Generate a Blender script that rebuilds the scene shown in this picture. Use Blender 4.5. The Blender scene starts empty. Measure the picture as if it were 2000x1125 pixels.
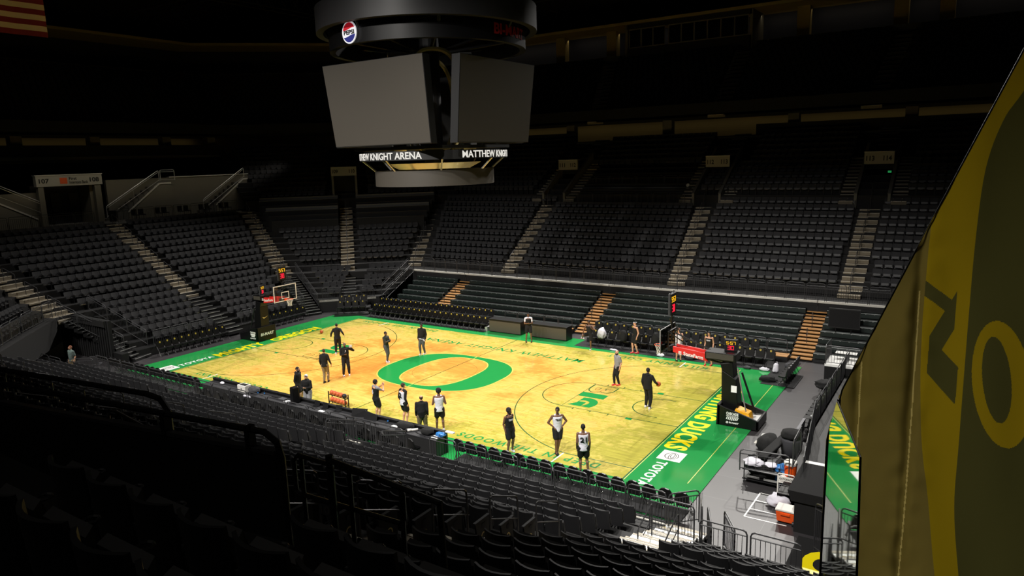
import bpy, bmesh, math, random
import numpy as np
from mathutils import Vector, Matrix, noise
random.seed(7)
C = bpy.context.scene.collection
PI = math.pi

# ------------------------------------------------------------------ materials
def lin(c):
    return tuple(((v/255)/12.92 if v/255 <= .04045 else ((v/255+.055)/1.055)**2.4) for v in c)
MATS = {}
def mat(name, rgb, rough=.6, metal=0, emit=None, es=0, spec=.5, noise_amt=0, nscale=8, coat=0):
    if name in MATS: return MATS[name]
    m = bpy.data.materials.new(name); m.use_nodes = True
    nt = m.node_tree; b = nt.nodes['Principled BSDF']
    c = lin(rgb) + (1,)
    b.inputs['Base Color'].default_value = c
    b.inputs['Roughness'].default_value = rough
    b.inputs['Metallic'].default_value = metal
    b.inputs['Specular IOR Level'].default_value = spec
    b.inputs['Coat Weight'].default_value = coat
    if noise_amt:
        tc = nt.nodes.new('ShaderNodeTexCoord'); n = nt.nodes.new('ShaderNodeTexNoise')
        n.inputs['Scale'].default_value = nscale; n.inputs['Detail'].default_value = 5
        r = nt.nodes.new('ShaderNodeMapRange')
        r.inputs['To Min'].default_value = 1-noise_amt; r.inputs['To Max'].default_value = 1+noise_amt
        mx = nt.nodes.new('ShaderNodeMix'); mx.data_type = 'RGBA'; mx.blend_type = 'MULTIPLY'
        mx.inputs[0].default_value = 1; mx.inputs[6].default_value = c
        nt.links.new(tc.outputs['Object'], n.inputs['Vector'])
        nt.links.new(n.outputs['Fac'], r.inputs['Value'])
        nt.links.new(r.outputs[0], mx.inputs[7]); nt.links.new(mx.outputs[2], b.inputs['Base Color'])
    if emit:
        b.inputs['Emission Color'].default_value = lin(emit)+(1,)
        b.inputs['Emission Strength'].default_value = es
    MATS[name] = m
    return m
M = {}
M['green'] = mat('apron_green_paint', (36,142,70), .13, spec=.5, noise_amt=.06, nscale=1.5)
M['lgreen'] = mat('line_green_paint', (22,86,38), .2)
M['logo'] = mat('logo_green_paint', (34,140,68), .16, noise_amt=.05, nscale=2)
M['yel'] = mat('yellow_paint', (242,222,20), .25)
M['yline'] = mat('pale_line_paint', (190,200,90), .3)
M['white'] = mat('white_paint', (235,235,232), .35)
M['rubber'] = mat('grey_rubber_floor', (78,76,78), .45, noise_amt=.12, nscale=3)
M['carpet'] = mat('black_carpet', (22,22,24), .95, noise_amt=.3, nscale=60)
M['conc'] = mat('concrete', (84,82,78), .85, noise_amt=.15, nscale=4)
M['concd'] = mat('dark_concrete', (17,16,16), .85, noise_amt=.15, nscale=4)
M['step'] = mat('tan_concrete_step', (120,110,92), .8, noise_amt=.15, nscale=6)
M['nose'] = mat('pale_step_nosing', (205,196,178), .6)
M['slab'] = mat('pale_slab', (190,187,178), .7, noise_amt=.15, nscale=5)
M['alum'] = mat('aluminium_step', (178,178,176), .35, .6)
M['blk'] = mat('black_metal', (20,20,22), .45)
M['rail'] = mat('dark_grey_rail_metal', (68,68,70), .38, .3)
M['seat'] = mat('charcoal_seat_plastic', (35,35,37), .58, noise_amt=.08, nscale=20)
M['seatf'] = mat('charcoal_seat_fabric', (33,33,36), .8, noise_amt=.15, nscale=40)
M['seathw'] = mat('seat_hinge_highlight', (120,120,122), .25, .7)  # pale hinge bar paints the highlight along the folded seat's lower edge
M['seatd'] = mat('dark_seat_underside', (34,34,36), .5)
M['vinyl'] = mat('black_vinyl', (11,11,12), .38, spec=.35)
M['curt'] = mat('black_curtain', (12,12,13), .95)
M['bench'] = mat('dark_green_bench', (18,29,26), .45)
M['bdot'] = mat('pale_bench_cap', (150,155,150), .4)
M['wood'] = mat('plywood_step', (170,124,72), .55, noise_amt=.15, nscale=6)
M['wall'] = mat('black_wall', (9,9,10), .8)
M['wallg'] = mat('grey_painted_wall', (104,100,88), .85, noise_amt=.08, nscale=1)
M['warm'] = mat('tan_painted_wall', (150,132,80), .8, noise_amt=.1, nscale=.6)
M['navy'] = mat('navy_wall', (16,18,34), .7)
M['dark'] = mat('near_black_steel', (12,12,13), .6)
M['screen'] = mat('led_screen_mesh', (66,62,56), .45, noise_amt=.03, nscale=30)
M['ringled'] = mat('led_ring_dark', (40,39,40), .45, noise_amt=.05, nscale=20)
M['gold'] = mat('brushed_gold_metal', (225,205,140), .45, .5)
M['steelm'] = mat('brushed_steel', (190,190,186), .4, .6)
M['red'] = mat('red_pad', (205,38,36), .45)
M['orange'] = mat('orange_rim_paint', (232,72,24), .4)
M['net'] = mat('white_net_cord', (225,225,215), .8)
M['basketball'] = mat('orange_ball_leather', (200,92,44), .6, noise_amt=.1, nscale=30)
M['ballblk'] = mat('black_ball_leather', (24,24,24), .6)
M['boxw'] = mat('white_cardboard', (225,222,215), .7)
M['paper'] = mat('white_paper', (240,240,240), .7)
M['cooler'] = mat('orange_cooler_plastic', (235,86,22), .4)
M['blue'] = mat('blue_wrap', (50,120,190), .4)
M['skinD'] = mat('dark_brown_skin', (106,74,56), .5)
M['skinL'] = mat('light_skin', (200,150,122), .5)
M['hairD'] = mat('black_hair', (16,14,13), .8)
M['hairB'] = mat('brown_hair', (60,42,30), .8)
M['hairR'] = mat('reddish_hair', (120,70,45), .8)
M['cblk'] = mat('black_cloth', (9,9,10), .9)
M['cgrn'] = mat('dark_olive_cloth', (38,44,36), .85)
M['cgry'] = mat('grey_cloth', (128,128,132), .85)
M['cwht'] = mat('white_cloth', (214,212,222), .8)
M['ckha'] = mat('khaki_cloth', (122,106,78), .85)
M['cslt'] = mat('slate_grey_cloth', (72,74,72), .85)
M['cchar'] = mat('charcoal_cloth', (60,60,64), .85)
M['cteal'] = mat('grey_green_cloth', (96,112,108), .85)
M['redsh'] = mat('red_shoe', (226,34,50), .5)
M['dimred'] = mat('dark_red_paint', (150,24,24), .5)
M['digY'] = mat('amber_led', (60,45,0), .5, emit=(255,190,30), es=1.3)
M['digR'] = mat('red_led', (60,5,10), .5, emit=(255,30,60), es=1.4)
M['digW'] = mat('white_lit_letters', (60,60,60), .5, emit=(255,250,240), es=.75)
M['lamp'] = mat('lamp_face', (60,60,60), .5, emit=(255,250,240), es=3)
M['exit'] = mat('exit_sign_green', (10,40,20), .5, emit=(60,220,120), es=.25)
M['pepr'] = mat('sign_red', (200,30,45), .5, emit=(200,30,45), es=.35)
M['pepw'] = mat('sign_white', (230,230,235), .5, emit=(230,230,235), es=.45)
M['pepb'] = mat('sign_blue', (40,44,120), .5, emit=(50,54,130), es=.3)
M['signb'] = mat('concrete_sign_band', (150,146,134), .7)
M['signt'] = mat('black_letters', (10,10,10), .6)
M['bankO'] = mat('orange_logo', (200,80,30), .6)
M['hazard'] = mat('hazard_yellow', (205,180,60), .6)

def glass_mat(name, tint, rough=.03, alpha=.12):
    m = bpy.data.materials.new(name); m.use_nodes = True; nt = m.node_tree
    for n in list(nt.nodes): nt.nodes.remove(n)
    o = nt.nodes.new('ShaderNodeOutputMaterial'); t = nt.nodes.new('ShaderNodeBsdfTransparent')
    g = nt.nodes.new('ShaderNodeBsdfGlossy'); mx = nt.nodes.new('ShaderNodeMixShader'); fr = nt.nodes.new('ShaderNodeFresnel')
    ad = nt.nodes.new('ShaderNodeMath'); ad.operation = 'ADD'; ad.inputs[1].default_value = alpha
    t.inputs['Color'].default_value = lin(tint)+(1,); g.inputs['Roughness'].default_value = rough
    nt.links.new(fr.outputs[0], ad.inputs[0]); nt.links.new(ad.outputs[0], mx.inputs[0])
    nt.links.new(t.outputs[0], mx.inputs[1]); nt.links.new(g.outputs[0], mx.inputs[2]); nt.links.new(mx.outputs[0], o.inputs[0])
    return m
M['glass'] = glass_mat('clear_glass', (245,248,248), alpha=.02)
M['dglass'] = glass_mat('dark_window_glass', (90,90,110), alpha=.05)

def wood_mat():
    m = bpy.data.materials.new('stained_maple_floor'); m.use_nodes = True; nt = m.node_tree; b = nt.nodes['Principled BSDF']
    N = nt.nodes.new; L = nt.links.new
    tc = N('ShaderNodeTexCoord'); sx = N('ShaderNodeSeparateXYZ'); L(tc.outputs['Object'], sx.inputs[0])
    def mapped(scale):
        mp = N('ShaderNodeMapping'); mp.inputs['Scale'].default_value = scale; L(tc.outputs['Object'], mp.inputs[0]); return mp
    def noisef(mp, sc, det=4, rough=.6):
        n = N('ShaderNodeTexNoise'); n.inputs['Scale'].default_value = sc; n.inputs['Detail'].default_value = det
        n.inputs['Roughness'].default_value = rough; L(mp.outputs[0], n.inputs['Vector']); return n
    def math_(op, a, bb, clamp=False):
        x = N('ShaderNodeMath'); x.operation = op; x.use_clamp = clamp
        for i, v in enumerate((a, bb)):
            if v is None: continue
            if isinstance(v, (int, float)): x.inputs[i].default_value = v
            else: L(v, x.inputs[i])
        return x.outputs[0]
    def ramp(v, stops):
        r = N('ShaderNodeValToRGB'); L(v, r.inputs[0]); e = r.color_ramp.elements
        e[0].position, e[0].color = stops[0][0], lin(stops[0][1])+(1,)
        e[1].position, e[1].color = stops[-1][0], lin(stops[-1][1])+(1,)
        for p_, c_ in stops[1:-1]:
            q = e.new(p_); q.color = lin(c_)+(1,)
        return r.outputs[0]
    # strips run along X
    str_n = noisef(mapped((.45, 9, 1)), 1.6, 3)
    fine = noisef(mapped((.7, 16, 1)), 2.2, 2)
    # forest-stain zones : distance from the centre in both directions, broken by jagged noise
    ex = math_('DIVIDE', math_('ABSOLUTE', sx.outputs[0], 0), 14.3); ex = math_('POWER', ex, 2.1)
    ey = math_('DIVIDE', math_('ABSOLUTE', sx.outputs[1], 0), 7.6); ey = math_('POWER', ey, 2.6)
    d = math_('MAXIMUM', ex, ey)
    big = noisef(mapped((1, 1, 1)), .32, 6, .62)
    jag = noisef(mapped((1, 1.6, 1)), 1.7, 8, .72)
    z = math_('ADD', d, math_('MULTIPLY', math_('SUBTRACT', big.outputs['Fac'], .5), 2.0))
    z = math_('ADD', z, math_('MULTIPLY', math_('SUBTRACT', jag.outputs['Fac'], .5), .9))
    side = math_('MULTIPLY', sx.outputs[0], .011); z = math_('ADD', z, side)
    zones = ramp(z, [(0, (224,150,68)), (.10, (228,162,76)), (.20, (234,178,88)), (.36, (233,182,94)), (.46, (224,186,100)), (.53, (192,172,78)), (.62, (214,188,96)), (.72, (174,166,66)), (.84, (206,188,96)), (1, (174,166,70))])
    # darker bark flecks and trunks
    mp2 = mapped((1, 1, 1)); v = N('ShaderNodeTexNoise'); v.inputs['Scale'].default_value = 3.4; v.inputs['Detail'].default_value = 9; v.inputs['Roughness'].default_value = .8
    L(mp2.outputs[0], v.inputs['Vector'])
    fl = N('ShaderNodeMapRange'); fl.inputs['From Min'].default_value = .60; fl.inputs['From Max'].default_value = .66; L(v.outputs['Fac'], fl.inputs['Value'])
    near_edge = N('ShaderNodeMapRange'); near_edge.inputs['From Min'].default_value = .35; near_edge.inputs['From Max'].default_value = .8; L(z, near_edge.inputs['Value'])
    fm = math_('MULTIPLY', math_('MULTIPLY', fl.outputs[0], near_edge.outputs[0]), .55)
    mx = N('ShaderNodeMix'); mx.data_type = 'RGBA'; L(fm, mx.inputs[0]); L(zones, mx.inputs[6]); mx.inputs[7].default_value = lin((222,186,112))+(1,)
    s2 = N('ShaderNodeMapRange'); s2.inputs['From Min'].default_value = .3; s2.inputs['From Max'].default_value = .7; s2.inputs['To Min'].default_value = .74; s2.inputs['To Max'].default_value = 1.18; L(str_n.outputs['Fac'], s2.inputs['Value'])
    s3 = N('ShaderNodeMapRange'); s3.inputs['From Min'].default_value = .3; s3.inputs['From Max'].default_value = .7; s3.inputs['To Min'].default_value = .88; s3.inputs['To Max'].default_value = 1.1; L(fine.outputs['Fac'], s3.inputs['Value'])
    m1 = N('ShaderNodeVectorMath'); m1.operation = 'SCALE'; L(mx.outputs[2], m1.inputs[0]); L(math_('MULTIPLY', s2.outputs[0], s3.outputs[0]), m1.inputs['Scale'])
    # thin dark seams between panels
    br = N('ShaderNodeTexBrick'); br.offset = .5; br.inputs['Scale'].default_value = 1; br.inputs['Mortar Size'].default_value = .006
    br.inputs['Brick Width'].default_value = 2.44; br.inputs['Row Height'].default_value = 1.22; L(tc.outputs['Object'], br.inputs['Vector'])
    br.inputs['Color1'].default_value = br.inputs['Color2'].default_value = (1,1,1,1); br.inputs['Mortar'].default_value = (.62,.6,.5,1)
    m2 = N('ShaderNodeMix'); m2.data_type = 'RGBA'; m2.blend_type = 'MULTIPLY'; m2.inputs[0].default_value = 1
    L(m1.outputs[0], m2.inputs[6]); L(br.outputs[0], m2.inputs[7]); L(m2.outputs[2], b.inputs['Base Color'])
    b.inputs['Roughness'].default_value = .14; b.inputs['Specular IOR Level'].default_value = .45
    return m
M['maple'] = wood_mat()

def tile_mat():
    m = bpy.data.materials.new('grey_floor_tiles'); m.use_nodes = True; nt = m.node_tree; b = nt.nodes['Principled BSDF']
    N = nt.nodes.new; L = nt.links.new; tc = N('ShaderNodeTexCoord')
    br = N('ShaderNodeTexBrick'); br.offset = 0; br.inputs['Scale'].default_value = 1; br.inputs['Mortar Size'].default_value = .008
    br.inputs['Brick Width'].default_value = 2.44; br.inputs['Row Height'].default_value = 1.83
    br.inputs['Color1'].default_value = lin((56,54,56))+(1,); br.inputs['Color2'].default_value = lin((51,49,51))+(1,); br.inputs['Mortar'].default_value = lin((88,86,88))+(1,)
    L(tc.outputs['Object'], br.inputs['Vector'])
    n = N('ShaderNodeTexNoise'); n.inputs['Scale'].default_value = 1.3; n.inputs['Detail'].default_value = 6; L(tc.outputs['Object'], n.inputs['Vector'])
    r = N('ShaderNodeMapRange'); r.inputs['To Min'].default_value = .8; r.inputs['To Max'].default_value = 1.2; L(n.outputs['Fac'], r.inputs['Value'])
    s = N('ShaderNodeVectorMath'); s.operation = 'SCALE'; L(br.outputs[0], s.inputs[0]); L(r.outputs[0], s.inputs['Scale']); L(s.outputs[0], b.inputs['Base Color'])
    b.inputs['Roughness'].default_value = .42
    return m
M['tile'] = tile_mat()

# ------------------------------------------------------------------ mesh helpers
class MB:
    def __init__(s): s.v = []; s.f = []; s.m = []; s.mats = []
    def mi(s, m):
        if m not in s.mats: s.mats.append(m)
        return s.mats.index(m)
    def add(s, vs, fs, m):
        k = len(s.v); i = s.mi(m); s.v += [tuple(q) for q in vs]
        for f in fs: s.f.append(tuple(a+k for a in f)); s.m.append(i)
        return s
    def box(s, x0, x1, y0, y1, z0, z1, m, T=None):
        vs = [(x,y,z) for z in (z0,z1) for y in (y0,y1) for x in (x0,x1)]
        if T: vs = [T @ Vector(q) for q in vs]
        return s.add(vs, [(0,2,3,1),(4,5,7,6),(0,1,5,4),(2,6,7,3),(0,4,6,2),(1,3,7,5)], m)
    def hexa(s, b4, t4, m):
        return s.add(list(b4)+list(t4), [(3,2,1,0),(4,5,6,7),(0,1,5,4),(1,2,6,5),(2,3,7,6),(3,0,4,7)], m)
    def quad(s, a, b, c, d, m): return s.add([a,b,c,d], [(0,1,2,3)], m)
    def tube(s, pts, r, m, n=6, cap=True, closed=False):
        pts = [Vector(p) for p in pts]; k = len(pts); rs = r if isinstance(r, (list,tuple)) else [r]*k
        vs = []; up0 = None
        for i, p in enumerate(pts):
            if closed: t = pts[(i+1)%k]-pts[i-1]
            else: t = pts[min(i+1,k-1)]-pts[max(i-1,0)]
            t.normalize()
            if up0 is None:
                up0 = Vector((0,0,1)) if abs(t.z) < .9 else Vector((0,1,0))
            u = up0 - t*up0.dot(t)
            if u.length < 1e-4: u = Vector((1,0,0)) - t*t.x
            u.normalize(); up0 = u; w = t.cross(u)
            for j in range(n):
                a = 2*PI*j/n; vs.append(p + (u*math.cos(a)+w*math.sin(a))*rs[i])
        fs = []
        for i in range(k if closed else k-1):
            for j in range(n):
                a, b = i*n+j, i*n+(j+1)%n; c = ((i+1)%k)*n
                fs.append((a, b, c+(j+1)%n, c+j))
        if cap and not closed: fs += [tuple(range(n-1,-1,-1)), tuple(range((k-1)*n, k*n))]
        return s.add(vs, fs, m)
    def loft(s, rings, m, cap=True):
        n = len(rings[0]); vs = [q for r in rings for q in r]; fs = []
        for i in range(len(rings)-1):
            for j in range(n): fs.append((i*n+j, i*n+(j+1)%n, (i+1)*n+(j+1)%n, (i+1)*n+j))
        if cap: fs += [tuple(range(n-1,-1,-1)), tuple(range((len(rings)-1)*n, len(rings)*n))]
        return s.add(vs, fs, m)
    def lathe(s, prof, m, c=(0,0,0), n=16, a0=0, a1=2*PI):
        full = abs(a1-a0-2*PI) < 1e-6; k = n if full else n+1; vs = []
        for r, z in prof:
            for j in range(k):
                a = a0+(a1-a0)*j/n; vs.append((c[0]+r*math.cos(a), c[1]+r*math.sin(a), c[2]+z))
        fs = []
        for i in range(len(prof)-1):
            for j in range(n):
                fs.append((i*k+j, i*k+(j+1)%k, (i+1)*k+(j+1)%k, (i+1)*k+j))
        return s.add(vs, fs, m)
    def prism(s, poly, z0, z1, m, T=None):
        n = len(poly); vs = [(x,y,z0) for x,y in poly]+[(x,y,z1) for x,y in poly]
        if T: vs = [T @ Vector(q) for q in vs]
        return s.add(vs, [tuple(range(n-1,-1,-1)), tuple(range(n,2*n))]+[(i,(i+1)%n,n+(i+1)%n,n+i) for i in range(n)], m)
    def sphere(s, c, r, m, nu=12, nv=8):
        vs = []; rr = r if isinstance(r, tuple) else (r,r,r)
        for i in range(1, nv):
            t = PI*i/nv
            for j in range(nu):
                a = 2*PI*j/nu; vs.append((c[0]+rr[0]*math.sin(t)*math.cos(a), c[1]+rr[1]*math.sin(t)*math.sin(a), c[2]+rr[2]*math.cos(t)))
        top = len(vs); vs += [(c[0],c[1],c[2]+rr[2]), (c[0],c[1],c[2]-rr[2])]
        fs = []
        for i in range(nv-2):
            for j in range(nu): fs.append((i*nu+j, (i+1)*nu+j, (i+1)*nu+(j+1)%nu, i*nu+(j+1)%nu))
        for j in range(nu): fs += [(top, j, (j+1)%nu), (top+1, (nv-2)*nu+(j+1)%nu, (nv-2)*nu+j)]
        return s.add(vs, fs, m)
    def xf(s, T):
        s.v = [tuple(T @ Vector(q)) for q in s.v]; return s
    def mesh(s, name, smooth=False):
        me = bpy.data.meshes.new(name); me.from_pydata(s.v, [], s.f)
        for m in s.mats: me.materials.append(m)
        me.polygons.foreach_set('material_index', s.m)
        if smooth: me.polygons.foreach_set('use_smooth', [True]*len(s.f))
        me.update(); return me
    def build(s, name, parent=None, smooth=False, bevel=0, loc=None):
        o = bpy.data.objects.new(name, s.mesh(name, smooth)); C.objects.link(o)
        if parent: o.parent = parent
        if loc: o.location = loc
        if bevel:
            b = o.modifiers.new('b', 'BEVEL'); b.width = bevel; b.segments = 2; b.limit_method = 'ANGLE'; b.angle_limit = .7
        return o
def tag(o, label=None, cat=None, group=None, kind=None):
    if label: o['label'] = label
    if cat: o['category'] = cat
    if group: o['group'] = group
    if kind: o['kind'] = kind
    return o
def empty(name, loc=(0,0,0), rz=0, label=None, cat=None, group=None):
    o = bpy.data.objects.new(name, None); C.objects.link(o); o.location = loc; o.rotation_euler = (0,0,rz)
    return tag(o, label, cat, group)
def copy_tree(o, parent=None, kids=None):
    c = o.copy(); C.objects.link(c)
    if parent: c.parent = parent
    for ch in (kids if kids is not None else list(o.children)): copy_tree(ch, c)
    return c
def struct(mb, name, **k):
    o = mb.build(name, **k); o['kind'] = 'structure'; return o
TXT = {}
def text_mesh(txt, depth=.002, bold=0, space=1):
    k = (txt, depth, bold, space)
    if k in TXT: return TXT[k]
    cu = bpy.data.curves.new('t', 'FONT'); cu.body = txt; cu.extrude = depth; cu.offset = bold; cu.resolution_u = 4; cu.space_character = space
    o = bpy.data.objects.new('t', cu); me = bpy.data.meshes.new_from_object(o)
    vs = np.empty(len(me.vertices)*3); me.vertices.foreach_get('co', vs); vs = vs.reshape(-1,3)
    fs = [tuple(p.vertices) for p in me.polygons]
    mn, mx = vs.min(0), vs.max(0); vs[:,0] = (vs[:,0]-mn[0])/(mx[0]-mn[0]); vs[:,1] = (vs[:,1]-mn[1])/(mx[1]-mn[1])
    bpy.data.meshes.remove(me); bpy.data.objects.remove(o); bpy.data.curves.remove(cu)
    TXT[k] = (vs, fs); return TXT[k]
def text(mb, txt, o, u, v, w, h, m, bold=0, depth=.002, space=1, italic=0, bend=None):
    vs, fs = text_mesh(txt, depth, bold, space)
    o, u, v = Vector(o), Vector(u).normalized(), Vector(v).normalized(); n = u.cross(v)
    if bend: out = [bend(a*w, b*h, c) for a,b,c in vs]
    else: out = [o+u*(a*w+italic*b*h)+v*(b*h)+n*c for a,b,c in vs]
    mb.add(out, fs, m)
SEG = {'0':'abcdef','1':'bc','2':'abged','3':'abgcd','4':'fgbc','5':'afgcd','6':'afgedc','7':'abc','8':'abcdefg','9':'abfgcd'}
def digits(mb, txt, o, u, v, w, h, m, t=.16):
    """seven segment digits in a box w x h starting at o"""
    o, u, v = Vector(o), Vector(u).normalized(), Vector(v).normalized(); n = u.cross(v)
    wid = sum(.45 if c == ':' else 1.15 for c in txt); cw = w/wid; x = 0
    def bar(x0,x1,y0,y1):
        P = [o+u*x0+v*y0, o+u*x1+v*y0, o+u*x1+v*y1, o+u*x0+v*y1]
        mb.hexa(P, [q+n*.006 for q in P], m)
    for c in txt:
        if c == ':':
            for yy in (.3,.65): bar(x+.08*cw, x+.26*cw, yy*h, (yy+.1)*h)
            x += .45*cw; continue
        a, b, tt = x, x+cw, t*h*.8
        S = dict(a=(a,b,h-tt,h), d=(a,b,0,tt), g=(a,b,h/2-tt/2,h/2+tt/2), f=(a,a+tt,h/2,h), e=(a,a+tt,0,h/2), b=(b-tt,b,h/2,h), c=(b-tt,b,0,h/2))
        for k in SEG[c]: bar(*S[k])
        x += 1.15*cw

# ------------------------------------------------------------------ camera
CP = Vector((24.4731017, -29.9714569, 11.7106517)); YAW, PITCH, ROLL, FPX = 2.15380132, -.182158617, -.031015948, 1384.94316
f_ = Vector((math.cos(PITCH)*math.cos(YAW), math.cos(PITCH)*math.sin(YAW), math.sin(PITCH)))
s_ = f_.cross(Vector((0,0,1))).normalized(); u_ = s_.cross(f_)
s2 = s_*math.cos(ROLL)+u_*math.sin(ROLL); u2 = u_*math.cos(ROLL)-s_*math.sin(ROLL)
cam = bpy.data.cameras.new('camera'); co = bpy.data.objects.new('camera', cam); C.objects.link(co)
mw = Matrix((s2, u2, -f_)).transposed().to_4x4(); mw.translation = CP; co.matrix_world = mw
cam.sensor_width = 36; cam.lens = FPX/2000*36; cam.clip_end = 300; cam.clip_start = .05
bpy.context.scene.camera = co
def pj(p):
    d = Vector(p)-CP; z = d.dot(f_)
    return (1000+FPX*d.dot(s2)/z, 562.5-FPX*d.dot(u2)/z, z)
def inview(p, mg=40):
    x, y, z = pj(p); return z > .3 and -mg < x < 2000+mg and -mg < y < 1125+mg
ORD = ['zeroth','first','second','third','fourth','fifth','sixth','seventh','eighth','ninth','tenth','eleventh','twelfth','thirteenth','fourteenth','fifteenth','sixteenth','seventeenth','eighteenth','nineteenth','twentieth']
TEN = {2:'twenty',3:'thirty',4:'forty',5:'fifty',6:'sixty',7:'seventy',8:'eighty',9:'ninety'}
def ordn(n):
    if n <= 20: return ORD[n]
    if n%10 == 0: return TEN[n//10][:-1]+'ieth'
    return TEN[n//10]+'-'+ORD[n%10]

# ------------------------------------------------------------------ people
def cap(mb, a, b, ra, rb, m, n=10):
    a, b = Vector(a), Vector(b); d = (b-a); L = d.length
    if L < 1e-5: mb.sphere(a, ra, m, n, 6); return
    d.normalize(); pts = []; rs = []
    for t in (-1,-.8,-.45): pts.append(a+d*ra*t); rs.append(max(ra*math.sqrt(max(0,1-t*t)), ra*.08))
    for t in (0,.33,.66,1): pts.append(a+d*L*t); rs.append(ra+(rb-ra)*t)
    for t in (.45,.8,1): pts.append(b+d*rb*t); rs.append(max(rb*math.sqrt(max(0,1-t*t)), rb*.08))
    mb.tube(pts, rs, m, n)
def fuse(mb, name, parent, voxel, smooth_it=4, wrinkle=0):
    me = mb.mesh('tmp'); o = bpy.data.objects.new('tmp', me); C.objects.link(o)
    r = o.modifiers.new('r', 'REMESH'); r.mode = 'VOXEL'; r.voxel_size = voxel; r.use_smooth_shade = True
    if smooth_it:
        s = o.modifiers.new('s', 'SMOOTH'); s.iterations = smooth_it; s.factor = .5
    dg = bpy.context.evaluated_depsgraph_get(); ev = o.evaluated_get(dg)
    nm = bpy.data.meshes.new_from_object(ev); bpy.data.objects.remove(o); bpy.data.meshes.remove(me)
    if wrinkle:
        for v in nm.vertices:
            q = v.co; n_ = noise.noise(Vector((q.x*9, q.y*9, q.z*14)))
            v.co = q + v.normal*n_*wrinkle
    nm.name = name; nm.materials.clear(); nm.materials.append(mb.mats[0])
    nm.polygons.foreach_set('material_index', [0]*len(nm.polygons)); nm.polygons.foreach_set('use_smooth', [True]*len(nm.polygons))
    ob = bpy.data.objects.new(name, nm); C.objects.link(ob)
    if parent: ob.parent = parent
    return ob
def ik(a, b, l1, l2, hint):
    a, b = Vector(a), Vector(b); d = b-a; L = d.length
    if L > (l1+l2)*.995: b = a+d*((l1+l2)*.995/L); d = b-a; L = d.length
    x = (l1*l1-l2*l2+L*L)/(2*L); h = math.sqrt(max(0, l1*l1-x*x)); d.normalize()
    hv = Vector(hint); hv = hv-d*hv.dot(d); hv.normalize()
    return a+d*x+hv*h, b
def hand(mb, w, fdir, ndir, H, m, side, curl=.35):
    """palm + four unequal bent fingers + thumb; w wrist, fdir finger direction, ndir palm normal"""
    f = Vector(fdir).normalized(); n = Vector(ndir); n = (n-f*n.dot(f)).normalized(); s = f.cross(n)*side
    k = H/1.9; w = Vector(w)
    cap(mb, w, w+f*.035*k, .024*k, .026*k, m, 8)
    for i, (o, L) in enumerate(((-.030,.066),(-.010,.076),(.010,.072),(.029,.055))):
        base = w+f*.088*k+s*o*k; cap(mb, w+f*.03*k+s*o*.7*k, base, .015*k, .012*k, m, 7)
        p = base; d = f.copy()
        for j, r in enumerate((.0105,.0095,.008)):
            d = (d*math.cos(curl)+n*math.sin(curl)).normalized(); q = p+d*L*k*(.45,.32,.23)[j]
            cap(mb, p, q, r*k, r*.92*k, m, 7); p = q
    t0 = w+f*.03*k-s*.022*k; t1 = t0-s*.03*k+f*.028*k+n*.008*k; t2 = t1+f*.03*k+n*.012*k
    cap(mb, t0, t1, .014*k, .012*k, m, 7); cap(mb, t1, t2, .0115*k, .0095*k, m, 7)
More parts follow.
